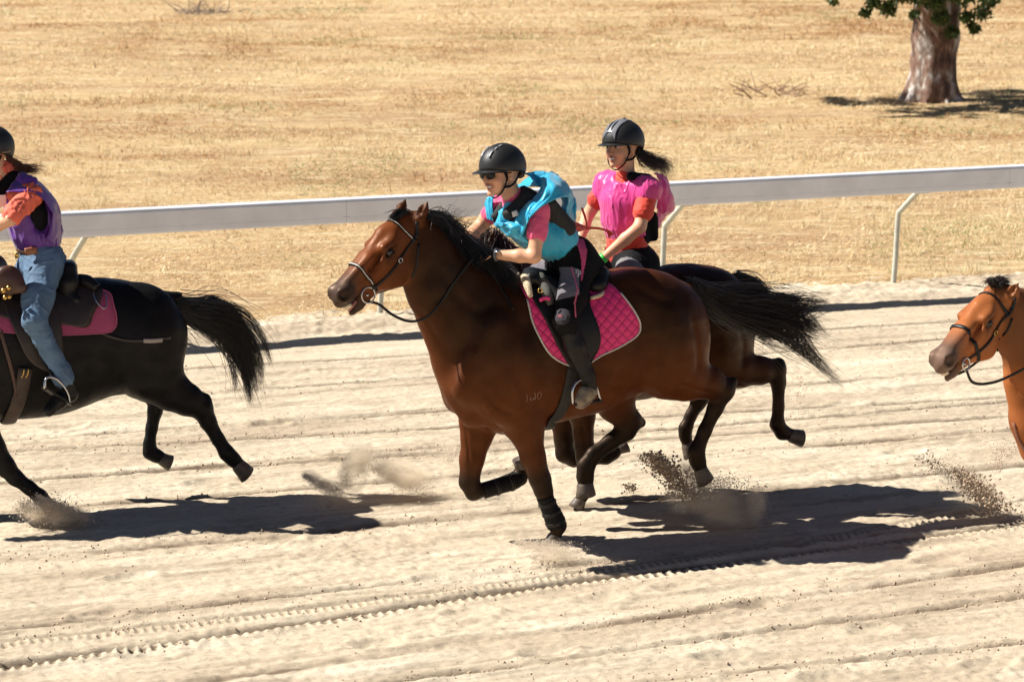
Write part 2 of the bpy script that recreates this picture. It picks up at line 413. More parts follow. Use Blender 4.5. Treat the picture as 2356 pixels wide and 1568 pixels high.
TRACKS = [([(0, 1532), (740, 1425), (1480, 1312), (2356, 1206)], .040, .040, .060),
          ([(0, 1478), (740, 1395), (1480, 1296)], .022, .015, .05),
          ([(0, 1452), (740, 1363), (1400, 1290)], .03, .014, 0),
          ([(900, 1566), (1650, 1468), (2356, 1372)], .032, .022, 0), ([(1500, 1566), (2356, 1478)], .03, .012, 0),
          ([(0, 1012), (1000, 946), (2356, 842)], .035, .018, 0), ([(560, 1066), (2356, 920)], .03, .020, 0),
          ([(0, 1108), (1050, 1040)], .03, .016, 0), ([(330, 1150), (1050, 1092), (2356, 985)], .03, .014, 0),
          ([(0, 1040), (800, 996)], .03, .014, 0), ([(430, 905), (1800, 810), (2356, 765)], .03, .014, 0),
          ([(1500, 1420), (2356, 1300)], .04, .014, 0), ([(0, 1290), (900, 1205)], .05, .014, 0), ([(430, 850), (2356, 730)], .03, .012, 0)]
PRINTS = [(1560, 1350), (1380, 1378), (1080, 1408), (340, 1500), (520, 935), (150, 985), (300, 1330), (1010, 1330), (1660, 1510), (2010, 1450), (2160, 1290),
          (640, 1240), (1830, 1250), (620, 975), (480, 1110), (1950, 930), (2080, 1040), (870, 1480), (230, 1420), (1260, 1500), (1740, 1390), (1900, 1560), (2280, 1530)]
def damp(U, V):
    c = np.zeros_like(U)
    for pts, wd, dp, lug in TRACKS:
        d, l = pathdist(U, V, pts); w_ = .5+.5*noise2(l*1.3, d*3+pts[0][1], 91)
        if lug: c = np.maximum(c, np.maximum(np.exp(-((d+.014)/.020)**2), np.exp(-((d-.048)/.040)**4)*(.5+.5*np.clip(np.cos(6.283*(l/lug+d*3))*3, -1, 1)))*(.8+.2*w_)*(1 if dp > .02 else .45))
        else: c = np.maximum(c, .75*np.exp(-(d/(wd*1.2))**2)*np.clip(w_*1.6+.5*noise2(l*9, d*22, 94), 0, 1))
    c = np.maximum(c, .42*np.clip(noise2(U*.8, V*5.5, 92)*.8+noise2(U*2.6, V*16, 93)*.6+.5*noise2(U*7, V*44, 95)-.22, 0, .62)); c = np.maximum(c, .5*np.clip(noise2(U*22, V*40, 96)+.5*noise2(U*3, V*9, 97)-.62, 0, .8))
    return c
def grow(a, b, step, far, k=1.25):
    c = list(np.arange(a, b, step)); s = step; x = c[-1]
    while x < far: s *= k; x += s; c.append(x)
    s = step; x = c[0]; L = []
    while x > -far: s *= k; x -= s; L.append(x)
    return np.array(L[::-1]+c)
us = grow(-8.8, 7.2, .0115, 400); vs = np.array([x for x in grow(-.35, 11.0, .0135, 60) if x > -.36])
U, V = np.meshgrid(us, vs, indexing='ij'); Z = track_h(U, V); DM = damp(U, V); X, Y = xy(U, V)
nu, nv = U.shape; ii = np.arange(nu*nv).reshape(nu, nv); F = np.stack([ii[:-1, :-1], ii[:-1, 1:], ii[1:, 1:], ii[1:, :-1]], -1).reshape(-1, 4)

def ground_mat(name, base, dark, pale, rot, kind):
    m = bpy.data.materials.new(name); m.use_nodes = True; t = m.node_tree; b = t.nodes['Principled BSDF']; N = t.nodes.new; L = t.links.new
    b.inputs['Roughness'].default_value = .95; b.inputs['Specular IOR Level'].default_value = .1
    ge = N('ShaderNodeNewGeometry'); mp = N('ShaderNodeMapping'); mp.inputs['Rotation'].default_value = (0, 0, -rot); L(ge.outputs['Position'], mp.inputs[0])
    def nz(scale, st, det=6, r=.6):
        q = N('ShaderNodeMapping'); q.inputs['Scale'].default_value = st; L(mp.outputs[0], q.inputs[0])
        n = N('ShaderNodeTexNoise'); n.inputs['Scale'].default_value = scale; n.inputs['Detail'].default_value = det; n.inputs['Roughness'].default_value = r
        L(q.outputs[0], n.inputs[0]); return n.outputs[0]
    def ramp(src, a, bb):
        r = N('ShaderNodeMapRange'); r.inputs[1].default_value = a; r.inputs[2].default_value = bb; L(src, r.inputs[0]); return r.outputs[0]
    def mix(f, A, B, mode='MIX'):
        x = N('ShaderNodeMix'); x.data_type = 'RGBA'; x.blend_type = mode
        (L(f, x.inputs[0]) if not isinstance(f, (int, float)) else setattr(x.inputs[0], 'default_value', f))
        for s, v in ((6, A), (7, B)):
            if isinstance(v, tuple): x.inputs[s].default_value = (*v, 1)
            else: L(v, x.inputs[s])
        return x.outputs[2]
    if kind == 'sand':
        c = mix(ramp(nz(1.6, (.22, 1, 1)), .46, .70), base, dark); c = mix(ramp(nz(5, (.25, 1.6, 1)), .52, .74), c, dark)
        c = mix(ramp(nz(2.2, (.3, 1.2, 1)), .50, .72), c, pale); c = mix(ramp(nz(60, (.6, 1, 1), 4), .55, .8), c, tuple(x*.62 for x in dark))
        c = mix(ramp(nz(150, (1, 1, 1), 2), .60, .75), c, pale); bd, bs = .006, 70
    else:
        c = mix(ramp(nz(.35, (.4, 1.5, 1)), .40, .62), base, dark); c = mix(ramp(nz(3.0, (.35, 1.3, 1)), .5, .7), c, pale)
        c = mix(ramp(nz(9, (.4, 1.5, 1)), .52, .72), c, tuple(x*.72 for x in dark)); c = mix(ramp(nz(1.1, (.5, 1, 1), 5, .7), .63, .72), c, (.20, .19, .07))
        c = mix(ramp(nz(30, (.5, 1, 1), 4), .5, .75), c, tuple(min(1, x*1.15) for x in pale)); bd, bs = .04, 14
    if kind == 'sand':
        at_ = N('ShaderNodeAttribute'); at_.attribute_name = 'tint'; c = mix(1.0, c, at_.outputs['Color'], 'MULTIPLY')
    L(c, b.inputs['Base Color']); bp = N('ShaderNodeBump'); bp.inputs['Distance'].default_value = bd; L(nz(bs, (.6, 1, 1), 6, .75), bp.inputs['Height']); L(bp.outputs[0], b.inputs['Normal'])
    return m
M_sand = ground_mat('sand', (.60, .495, .352), (.44, .343, .24), (.72, .62, .465), TH, 'sand')
tag(mesh('sand_track', np.stack([X, Y, Z], -1).reshape(-1, 3), F, M_sand, tint=(np.array((1, 1, 1.))*(1-DM[..., None])+np.array((.13, .085, .06))*DM[..., None]).reshape(-1, 3)), kind='structure')
del U, V, Z, X, Y, F, ii

# field beyond the rail
us = grow(-16, 34, .12, 900); vs = np.concatenate([-(np.geomspace(.34, 60, 260)[::-1]), [-.02]]) if False else np.sort(np.concatenate([-np.geomspace(.2, 900, 330), [.0]]))
U, V = np.meshgrid(us, vs, indexing='ij'); X, Y = xy(U, V)
Z = .105+.02*noise2(U*1.2, V*1.5, 3)+.05*noise2(U*.25, V*.3, 4)*np.clip(-V/5, 0, 1)+.012*noise2(U*4, V*4, 5)-.10*np.clip((V+.12)/.12, 0, 1)
nu, nv = U.shape; ii = np.arange(nu*nv).reshape(nu, nv); F = np.stack([ii[:-1, :-1], ii[:-1, 1:], ii[1:, 1:], ii[1:, :-1]], -1).reshape(-1, 4)
M_field = ground_mat('dry_field', (.585, .415, .21), (.41, .245, .125), (.72, .58, .35), R(6), 'field')
tag(mesh('dry_field', np.stack([X, Y, Z], -1).reshape(-1, 3), F, M_field), kind='structure')

# dry grass and leaf litter over the field
g = np.random.default_rng(3); n = 420000
yy = 18+62*g.random(n)**1.35; xx = (g.random(n)-.5)*2*(.205*yy+.7); u, v = uv(xx, yy); k = v < -.05; xx, yy, v, u = xx[k], yy[k], v[k], u[k]
den = noise2(xx*.7, yy*.6, 5)+.6*noise2(xx*2.3, yy*1.6, 6); k = g.random(len(xx)) < np.clip(.55+.6*den, .08, 1); xx, yy, den, u, v = xx[k], yy[k], den[k], u[k], v[k]; n = len(xx)
d = np.hypot(xx, yy); th = g.normal(0, .9, n)+np.where(g.random(n) < .5, 0, math.pi); ln = (.018+.05*g.random(n)**2)*(d/24); wd = (.0025+.004*g.random(n))*(d/24)
tall = (g.random(n) < .06+.08*(den > .5)); el = np.where(tall, .4+.7*g.random(n), .25*g.random(n)); ln = np.where(tall, ln*1.1, ln)
z0 = .105+.02*noise2(u*1.2, v*1.5, 3)+.05*noise2(u*.25, v*.3, 4)*np.clip(-v/5, 0, 1)+.012*noise2(u*4, v*4, 5)+.004
dx, dy, dz = np.cos(th)*np.cos(el)*ln, np.sin(th)*np.cos(el)*ln, np.sin(el)*ln+.006; px_, py_ = -np.sin(th)*wd, np.cos(th)*wd
Vt = np.zeros((n, 4, 3)); Vt[:, 0] = np.stack([xx-px_, yy-py_, z0], -1); Vt[:, 1] = np.stack([xx+px_, yy+py_, z0+wd*.5], -1)
Vt[:, 2] = np.stack([xx+dx+px_*.3, yy+dy+py_*.3, z0+dz], -1); Vt[:, 3] = np.stack([xx+dx-px_*.3, yy+dy-py_*.3, z0+dz], -1)
F = np.arange(n*4).reshape(n, 4); pal = np.array([(.78, .63, .38), (.66, .48, .26), (.52, .34, .18), (.84, .74, .52), (.38, .24, .13), (.33, .33, .14)])
wts = np.array([.30, .28, .16, .14, .10, .02]); cc = pal[g.choice(6, n, p=wts)]*(.8+.4*g.random((n, 1))); pt_ = np.clip(.48+1.3*noise2(xx*.16, yy*.28, 44)+.5*noise2(xx*.9, yy*1.2, 45), 0, 1)[:, None]; cc = cc*(pt_*1.12+(1-pt_)*np.array([[.68, .50, .37]]))
gr = (noise2(xx*.45, yy*.35, 15) > .55) & (g.random(n) < .35); cc[gr] = np.array((.22, .27, .09))*(.8+.4*g.random((gr.sum(), 1)))
t0 = 3600; ty = 19+50*g.random(t0)**1.4; tx = (g.random(t0)-.5)*2*(.205*ty+.7); k = noise2(tx*.35, ty*.3, 61)+.5*g.random(t0) > .12; tx, ty = tx[k], ty[k]; nb_ = 16; m0 = len(tx)
tx = (tx[:, None]+g.normal(0, .05, (m0, nb_))*(ty/28)[:, None]).ravel(); ty = np.repeat(ty, nb_)+g.normal(0, .06, m0*nb_); u, v = uv(tx, ty); k = v < -.12; tx, ty, u, v = tx[k], ty[k], u[k], v[k]; n2_ = len(tx)
th = g.random(n2_)*6.283; el = .5+.9*g.random(n2_); ln = (.05+.08*g.random(n2_)); w2 = .003*(ty/24); zz0 = .11+.05*noise2(u*.25, v*.3, 4)*np.clip(-v/5, 0, 1)
T4 = np.zeros((n2_, 4, 3)); ex, ey = -np.sin(th)*w2, np.cos(th)*w2; qx, qy, qz = np.cos(th)*np.cos(el)*ln, np.sin(th)*np.cos(el)*ln, np.sin(el)*ln
T4[:, 0] = np.stack([tx-ex, ty-ey, zz0], -1); T4[:, 1] = np.stack([tx+ex, ty+ey, zz0], -1); T4[:, 2] = np.stack([tx+qx+ex*.3, ty+qy+ey*.3, zz0+qz], -1); T4[:, 3] = np.stack([tx+qx-ex*.3, ty+qy-ey*.3, zz0+qz], -1)
Vt = np.vstack([Vt, T4]); cc = np.vstack([cc, np.array([(.80, .66, .40)])*(.75+.4*g.random((n2_, 1)))]); F = np.arange(len(Vt)*4).reshape(-1, 4)
M_straw = mat('dry_grass', (1, 1, 1), .8, spec=.2, tint=True, trans=.25)
tag(mesh('dry_grass', Vt.reshape(-1, 3), F, M_straw, smooth=False, tint=np.repeat(cc, 4, 0)), kind='stuff')

# crumbs of sand on the track and its bank
g = np.random.default_rng(4); n = 10000
uu = g.uniform(-9, 7.4, n); vv = g.uniform(.1, 10.6, n); k = g.random(n) < np.clip(.35+noise2(uu*.5, vv*2.2, 70)+.9*np.exp(-((vv-.6)/.4)**2), .03, 1); uu, vv = uu[k], vv[k]
lt = []
for pts, wd, dp, lug in TRACKS:
    q = np.array([uv(*gp(*p)[:2]) for p in pts]); q = q[np.argsort(q[:, 0])]; c = np.polyfit(q[:, 0], q[:, 1], min(2, len(q)-1)); m_ = 700
    a = g.uniform(q[0, 0]-.5, q[-1, 0]+.5, m_); lt.append(np.stack([a, np.polyval(c, a)+g.normal(0, wd*2.4, m_)], 1))
lt = np.vstack(lt); uu = np.concatenate([uu, lt[:, 0]]); vv = np.concatenate([vv, lt[:, 1]]); n = len(uu)
zz = track_h(uu, vv); X, Y = xy(uu, vv); r = .002+.0075*g.random(n)**5; oc = np.array([[1, 0, 0], [-1, 0, 0], [0, 1, 0], [0, -1, 0], [0, 0, 1], [0, 0, -1]])
fc = np.array([[0, 2, 4], [2, 1, 4], [1, 3, 4], [3, 0, 4], [2, 0, 5], [1, 2, 5], [3, 1, 5], [0, 3, 5]])
def crumbs(P, r, g):
    n = len(P); V = P[:, None]+oc[None]*r[:, None, None]*(.6+.7*g.random((n, 6, 1))); F = (np.arange(n)*6)[:, None, None]+fc[None]; return V.reshape(-1, 3), F.reshape(-1, 3)
Vc, Fc = crumbs(np.stack([X, Y, zz+r*.4], -1), r, g)
M_clod = mat('sand_crumb', (.50, .38, .27), .95, spec=.1, vary=.3, vscale=40)
tag(mesh('sand_crumbs', Vc, Fc, M_clod, smooth=False), kind='stuff')

# ------------------------------------------------------------------ running rail
M_rail = mat('rail_white', (.78, .79, .82), .4, vary=.07, vscale=5); M_post = mat('post_paint', (.50, .50, .42), .6, vary=.12, vscale=14, bump=.001, bscale=90)
M_seam = mat('rail_seam', (.33, .33, .36), .5)
UPV = np.array([0, 0, 1.]); T3 = np.array([*TD, 0]); V3 = np.array([*VD, 0])
rail = thing('running_rail', 'long white racecourse rail on bent grey posts between the sand track and the dry field', 'fence', (RA[0], RA[1], .10), TH)
# find rail height and offset from the photographed top edge
def rail_z(px, py, v):    # height where the pixel ray meets the vertical plane at distance v from the foot line
    d = ray(px, py); O = np.array([*xy(0, v), 0]); t = ((O-CAM)@V3)/(d@V3); return (CAM+d*t)
vR = .26; a_, b_ = rail_z(160, 486, vR), rail_z(2340, 379, vR); za = a_[2]; zb = b_[2]
um, uM = uv(a_[0], a_[1])[0], uv(b_[0], b_[1])[0]
def rtop(u): return za+(zb-za)*(u-um)/(uM-um)
prof = [(-.045, -.105), (-.05, -.09), (-.05, .075), (-.05, .098), (-.03, .108), (.03, .108), (.05, .098), (.06, .075), (.06, -.045), (.0575, -.048), (.06, -.051), (.06, -.09), (.055, -.105)]
def rail_piece(u0, u1):
    V = []; m = len(prof)
    for u in (u0, u1):
        for dv, dz in prof: x, y = xy(u, vR+dv); V.append((x, y, rtop(u)-.108+dz))
    return np.array(V), [(k, (k+1) % m, m+(k+1) % m, m+k) for k in range(m)]+[tuple(range(m))[::-1], tuple(range(m, 2*m))]
ujo = [uv(*rail_z(p, q, vR)[:2])[0] for p, q in ((2316, 400),)][0]
pu = [uv(*gp(x, y, .10)[:2])[0] for x, y in ((146, 758), (854, 716), (1510, 681), (2060, 652))]
LS = 5*(pu[3]-pu[0])/3
cuts = [ujo-3*LS/2, ujo-LS, ujo-LS/2, ujo, ujo+LS/2, ujo+LS, ujo+2*LS]
for a, b in zip(cuts[:-1], cuts[1:]):
    o = mesh('rail_beam', *rail_piece(a+.0015, b-.0015), M_rail, rail, smooth=False)
    V_, F_ = rail_piece(b-.03, b+.03); c_ = V_.mean(0); 
    mesh('joint_sleeve', c_+(V_-c_)*np.array([1, 1, .97])*.992, F_, M_seam, rail, smooth=False)
sp_ = (pu[3]-pu[0])/3
us_ = [pu[0]-sp_, *pu, pu[3]+sp_, pu[3]+2*sp_]
for u in us_:
    def pt(v, z, du=0): x, y = xy(u+du, v); return (x, y, z)
    zt = rtop(u)-.215
    P = [pt(-.02, .02), pt(-.02, .35, .02), pt(-.02, zt-.26, .035), pt(.02, zt-.19, .045), pt(.16, zt-.04, .10), pt(.22, zt+.03, .13)]
    mesh('post', *tube(P, .026, 10, 5), M_post, rail)
    x, y = xy(u+.12, vR-.0); mesh('bracket', *box((x, y, zt+.005), T3*.05, V3*.04, UPV*.012), M_post, rail, smooth=False)

# ------------------------------------------------------------------ eucalyptus tree
tb = gp(2142, 232, .1); ts_ = depth(tb)/FPX
tree = thing('gum_tree', 'thick eucalyptus trunk with peeling grey and brown bark in the dry field', 'tree', tb, 0)
bt = Body((.25, .2, .17)); XX = np.array([1., 0, 0])
def tp(px, py, dy=0): d = ray(px, py); t = (tb[1]+dy)/d[1]; return CAM+d*t
tr = [(2142, 240, 58), (2142, 215, 55), (2143, 190, 52), (2147, 150, 50), (2152, 90, 51), (2156, 20, 52), (2160, -60, 54)]
P = [tp(x, y) for x, y, r in tr]; bt.chain(P, [pr(r, p) for (x, y, r), p in zip(tr, P)], k=.1)
for a in range(9):
    th = a*.7+.2; q = tb+np.array([math.cos(th)*.52, math.sin(th)*.52, .0]); bt.cone(tb+np.array([math.cos(th)*.18, math.sin(th)*.18, .40]), q, .12, .05, k=.12)
lim = [((2160, -60), (2060, -200), (1900, -420), 0, 50), ((2160, -60), (2260, -260), (2420, -480), 1.0, 46), ((2160, -60), (2170, -300), (2150, -700), -.6, 44), ((2158, -10), (2050, -60), (1930, -140), -1.2, 18), ((2160, -20), (2260, -60), (2350, -150), -1.0, 18)]
for a, b, c, dy, r in lim:
    q = [tp(*a), tp(*b, dy*.6), tp(*c, dy*1.5)]; bt.chain(q, [r*ts_, r*.7*ts_, r*.4*ts_], k=.12)
Vb, Fb, Tb = bt.build(.035, 1); Nn = normals(Vb, Fb)
Vb = Vb+Nn*(.03*noise(Vb[:, 0]*5, Vb[:, 1]*5, Vb[:, 2]*1.6, 2)+.015*noise(Vb[:, 0]*14, Vb[:, 1]*14, Vb[:, 2]*5, 3))[:, None]
m = bpy.data.materials.new('peeling_bark'); m.use_nodes = True; t = m.node_tree; b = t.nodes['Principled BSDF']; b.inputs['Roughness'].default_value = .9
tc = t.nodes.new('ShaderNodeNewGeometry'); mp = t.nodes.new('ShaderNodeMapping'); mp.inputs['Scale'].default_value = (1, 1, .45); t.links.new(tc.outputs['Position'], mp.inputs[0])
n1 = t.nodes.new('ShaderNodeTexNoise'); n1.inputs['Scale'].default_value = 5; n1.inputs['Detail'].default_value = 8; n1.inputs['Roughness'].default_value = .65; t.links.new(mp.outputs[0], n1.inputs[0])
cr = t.nodes.new('ShaderNodeValToRGB'); t.links.new(n1.outputs[0], cr.inputs[0]); el = cr.color_ramp.elements
el[0].position = .3; el[0].color = (.05, .03, .025, 1); el[1].position = .75; el[1].color = (.75, .66, .55, 1)
for p_, c_ in ((.40, (.10, .065, .05, 1)), (.48, (.24, .13, .085, 1)), (.54, (.30, .22, .17, 1)), (.60, (.62, .56, .50, 1))): e_ = el.new(p_); e_.color = c_
t.links.new(cr.outputs[0], b.inputs['Base Color']); bp = t.nodes.new('ShaderNodeBump'); bp.inputs['Distance'].default_value = .06; t.links.new(n1.outputs[0], bp.inputs['Height']); t.links.new(bp.outputs[0], b.inputs['Normal'])
mesh('trunk', Vb, Fb, m, tree)
# crown: leaves in clumps, the drooping ones where the photo shows them
g = np.random.default_rng(12); cl = []
for (px, py, r, dy, nn) in ((2010, 8, 20, -1, 150), (2045, 20, 22, -.8, 190), (1990, 30, 14, -1, 60), (2065, -15, 30, -.6, 240), (1917, 4, 12, -1.2, 40), (1940, -30, 30, -1.2, 120), (2110, -15, 36, -1, 330),
        (2150, 0, 30, -.9, 260), (2165, 40, 24, -.8, 170), (2190, 75, 18, -.7, 110), (2215, -10, 34, -.8, 260), (2240, 65, 16, -.6, 110), (2262, 30, 22, -.5, 110), (2275, 0, 26, -.5, 170), (2225, 40, 20, -.6, 110), (2105, 35, 14, -.9, 60)):
    cl.append((tp(px, py, dy), r*ts_, nn))
for k in range(300):     # the rest of the crown above the frame
    th, ph = g.random()*6.28, g.random(); rad = 3.6*(g.random()**.4); c = tb+np.array([math.cos(th)*rad*1.1-.6, math.sin(th)*rad*.8, 2.9+.25*rad+5.0*ph*(1-.09*rad)])
    if c[2] < 3.6 and g.random() < .7: continue
    cl.append((c, .25+.25*g.random(), 90))
for k in range(95):     # low outer sprays that dapple the ground round the trunk
    x, y = ((g.uniform(1915, 2085), g.uniform(229, 242)), (g.uniform(2040, 2300), g.uniform(245, 270)), (g.uniform(2225, 2420), g.uniform(206, 232)))[k % 3]
    cl.append((gp(x, y, .1)+g.uniform(2.3, 3.6)*SUN/SUN[2], .17+.12*g.random(), 95))
LV, LC = [], []
for c, r, nn in cl:
    q = g.normal(size=(nn, 3)); q /= np.linalg.norm(q, axis=1)[:, None]; q *= (g.random((nn, 1))**.5)*r; q[:, 2] *= .8; c0 = c+q
    a = g.normal(size=(nn, 3)); a[:, 2] -= .8; a /= np.linalg.norm(a, axis=1)[:, None]; b2 = np.cross(a, g.normal(size=(nn, 3))); b2 /= np.linalg.norm(b2, axis=1)[:, None]
    l, w_ = .05+.035*g.random((nn, 1)), .016+.012*g.random((nn, 1)); LV.append(np.stack([c0-a*l, c0+b2*w_, c0+a*l, c0-b2*w_], 1)); LC.append(np.array([(.075, .12, .03)])*(.55+.9*g.random((nn, 1)))+np.array([(.05, .03, 0)])*(g.random((nn, 1)) < .15))
LV = np.vstack(LV); LC = np.vstack(LC); M_leaf = mat('gum_leaf', (1, 1, 1), .5, tint=True, trans=.3)
mesh('crown', LV.reshape(-1, 3), np.arange(len(LV)*4).reshape(-1, 4), M_leaf, tree, smooth=False, tint=np.repeat(LC, 4, 0))

# fallen twigs: by the tree and at the top left
def twigs(name, label, px, py, wx, hz, n, col, seed):
    g = np.random.default_rng(seed); c = gp(px, py, .1); s = depth(c)/FPX; parts = []
    for k in range(n):
        a = c+np.array([g.normal()*wx*s*.45, g.normal()*.5, .02]); th = g.random()*6.28; l = wx*s*(.25+.5*g.random()); d_ = np.array([math.cos(th), math.sin(th)*.7, hz*g.random()]); q = [a]
        for j in range(3): d_ = d_+g.normal(size=3)*.3; q.append(q[-1]+d_*l/3); q[-1][2] = max(q[-1][2], .1)
        parts.append(tube(q, [.017, .013, .009, .004], 5, 3))
    return tag(mesh(name, *join(parts), mat(name, col, .9, vary=.3), own=True), label, 'branch')
twigs('fallen_branch', 'grey dead branch with bare twigs lying far off in the dry field', 462, 30, 62, .8, 60, (.26, .2, .16), 5)
twigs('fallen_bark', 'heap of fallen bark strips and sticks left of the eucalyptus', 1770, 218, 90, .22, 90, (.34, .21, .13), 6)
# ================================================================== HORSES
M_eye = mat('horse_eye', (.012, .008, .006), .12, spec=.5)
M_hoofs = mat('hoof_horn', (.10, .075, .055), .55, vary=.3, vscale=30)
M_teeth = mat('teeth', (.75, .62, .42), .35); M_gum = mat('gum', (.45, .16, .13), .35)
M_mane = mat('black_hair', (.012, .010, .009), .38, spec=.6); M_mane_br = mat('brown_hair', (.035, .018, .011), .4, spec=.6)
def coat_mat(name, black=False):
    m = mat(name, (1, 1, 1), .44, spec=.30, stint=(1, .62, .38), tint=True, vary=.12, vscale=7, bump=.0016, bscale=9); t = m.node_tree; b = t.nodes['Principled BSDF']
    tc = t.nodes.new('ShaderNodeTexCoord'); mp = t.nodes.new('ShaderNodeMapping'); mp.inputs['Scale'].default_value = (.35, 1, 1); n = t.nodes.new('ShaderNodeTexNoise'); n.inputs['Scale'].default_value = 140; n.inputs['Detail'].default_value = 3; t.links.new(tc.outputs['Object'], mp.inputs[0]); t.links.new(mp.outputs[0], n.inputs[0])
    b2 = t.nodes.new('ShaderNodeBump'); b2.inputs['Distance'].default_value = .0016; t.links.new(n.outputs[0], b2.inputs['Height']); ob = b.inputs['Normal'].links[0].from_socket; t.links.new(ob, b2.inputs['Normal']); t.links.new(b2.outputs[0], b.inputs['Normal'])
    n3 = t.nodes.new('ShaderNodeTexNoise'); n3.inputs['Scale'].default_value = 11; n3.inputs['Detail'].default_value = 6; t.links.new(tc.outputs['Object'], n3.inputs[0]); r = t.nodes.new('ShaderNodeMapRange'); r.inputs[1].default_value = .35; r.inputs[2].default_value = .65; r.inputs[3].default_value = .34; r.inputs[4].default_value = .62; t.links.new(n3.outputs[0], r.inputs[0]); t.links.new(r.outputs[0], b.inputs['Roughness'])
    if black: b.inputs['Specular Tint'].default_value = (.8, .8, .85, 1); b.inputs['Specular IOR Level'].default_value = .22
    return m
M_coat = coat_mat('horse_coat'); M_coatb = coat_mat('black_coat', True)
def head_frame(pollp, muzp, side):
    u = unit(muzp-pollp); wl = unit(side-(side@u)*u); v = np.cross(wl, u); v = unit(v)
    if v[2] < 0: v = -v
    return u, v, wl, np.linalg.norm(muzp-pollp)
def build_head(B, hf, pol, cols, mouth=1.0):
    u, v, wl, L = hf; bay, dark, muz = cols
    def H(x, y, z=0): return pol+L*(x*u+y*v+z*wl)
    c = lambda a, b, ra, rb, ky=.6, k=.03, ca=None, cb=None, neg=False: B.cone(H(*a), H(*b), ra*L, rb*L, wl, ky, k, ca if ca is not None else bay, cb if cb is not None else (ca if ca is not None else bay), neg)
    c((-.05, -.02), (.2, .0), .19, .235, .66); c((.2, .0), (.42, -.09), .235, .275, .60); c((.42, -.09), (.70, -.07), .275, .175, .56); c((.70, -.07), (1.0, -.01), .175, .125, .62, ca=bay, cb=muz)
    for s in (1, -1):
        c((.40, -.22, .10*s), (.48, -.20, .10*s), .17, .15, .42, .03)              # cheek
        c((.28, .10, .15*s), (.37, .115, .155*s), .055, .05, 1, .035)              # brow
        c((.43, .03, .165*s), (.50, .0, .15*s), .028, .02, 1, .03)
        c((.46, -.035, .165*s), (.70, -.06, .105*s), .026, .016, 1, .022)          # facial crest
        c((.55, .10, .055*s), (.92, .07, .045*s), .07, .055, 1, .03, ca=bay, cb=muz)
        B.ell(H(1.0, .02, .085*s), (.10*L, .085*L, .055*L), [u, v, wl], .03, muz)   # nostril
        B.ell(H(.345, .045, .185*s), (.062*L, .044*L, .045*L), [u, v, wl], .015, dark, True)
        c((.30, .085, .178*s), (.40, .075, .178*s), .018, .018, 1, .012, ca=bay)    # upper lid
        c((.31, .005, .178*s), (.40, .01, .178*s), .014, .014, 1, .012, ca=dark)
        c((.20, .10, .12*s), (.12, .13, .07*s), .05, .05, 1, .04)
        c((.42, .07, .12*s), (.62, .03, .10*s), .02, .02, 1, .02, neg=True)
    c((.99, -.05), (1.09, -.045), .085, .055, .95, .03, ca=muz)                     # upper lip
    c((.62, -.20), (.92, -.20-.03*mouth), .085, .062, .62, .03, ca=bay, cb=muz); c((.92, -.20-.03*mouth), (1.03, -.185-.05*mouth), .06, .045, .8, .02, ca=muz)
    c((.86, -.125), (1.16, -.135-.03*mouth), .010, .012+.018*mouth, 9, .01, neg=True, ca=dark)
    for s in (1, -1):
        B.ell(H(1.03, .035, .088*s), (.085*L, .088*L, .060*L), [u, v, wl], .02, muz); B.ell(H(1.055, .04, .150*s), (.052*L, .056*L, .060*L), [u, v, wl], .006, np.array(muz)*.10, True)
    return H
def sculpt(V, N, tree_, F, relief):
    for pts, wd, dp in relief:
        q = [hit(tree_, x, y, 0) for x, y in cat(np.array(pts, float), 24)]; q = [p for p in q if p is not None]
        if len(q) < 2: continue
        q = np.array(q); fade = np.clip(np.sin(np.linspace(.03, math.pi-.03, len(q)))*1.7, 0, 1)
        for s in (1, -1):
            qq = q if s == 1 else F.wd(F.loc(q)*np.array([1, -1, 1])); lo, hi = qq.min(0)-3*wd, qq.max(0)+3*wd
            k = np.where(((V > lo) & (V < hi)).all(1))[0]
            if not len(k): continue
            d = np.linalg.norm(V[k][:, None]-qq[None], axis=2); am = d.argmin(1); d = d.min(1); V[k] -= N[k]*(dp*fade[am]*np.exp(-(d/wd)**2))[:, None]
    return V
SHADE_SIZE = [(.34, .30), (.36, .34), (.40, .30), (.42, .26)]  # length and height of each shade patch painted on the coat
RELIEF = [([(1130, 690), (1105, 760), (1085, 810)], .028, .010), ([(1222, 690), (1205, 780), (1195, 860), (1222, 930)], .040, .010), ([(1112, 890), (1145, 935), (1190, 955)], .024, .010), ([(1150, 700), (1140, 790), (1120, 870)], .05, -.010),
  ([(1105, 930), (1130, 975), (1160, 1000)], .016, .012), ([(960, 700), (995, 760), (1020, 800)], .018, .007), ([(1478, 700), (1490, 800), (1502, 868)], .05, .014), ([(1590, 720), (1606, 800), (1606, 860)], .026, .010),
  ([(1532, 800), (1516, 850), (1503, 880)], .026, .010), ([(1240, 935), (1320, 925), (1400, 893), (1440, 875)], .006, -.004), ([(1224, 960), (1216, 1000), (1222, 1040)], .006, -.004), ([(1235, 985), (1245, 1040), (1250, 1080)], .012, .005), ([(1000, 600), (1050, 680), (1110, 730)], .035, .007),
  ([(985, 640), (1010, 720), (1050, 800)], .05, -.007), ([(1450, 650), (1500, 680), (1550, 700)], .03, .008), ([(1540, 690), (1560, 760), (1570, 830)], .06, -.010), ([(1555, 880), (1600, 895), (1640, 905)], .014, .006), ([(1070, 975), (1078, 1040), (1080, 1080)], .010, .005)]+[
  ([(1300+26*k, 800), (1308+26*k, 860), (1300+26*k, 905-6*k)], .013, .0012) for k in range(6)]
def moved(dx, dy, only=None): return [([(x+dx, y+dy) for x, y in p], w_, d_) for p, w_, d_ in RELIEF]
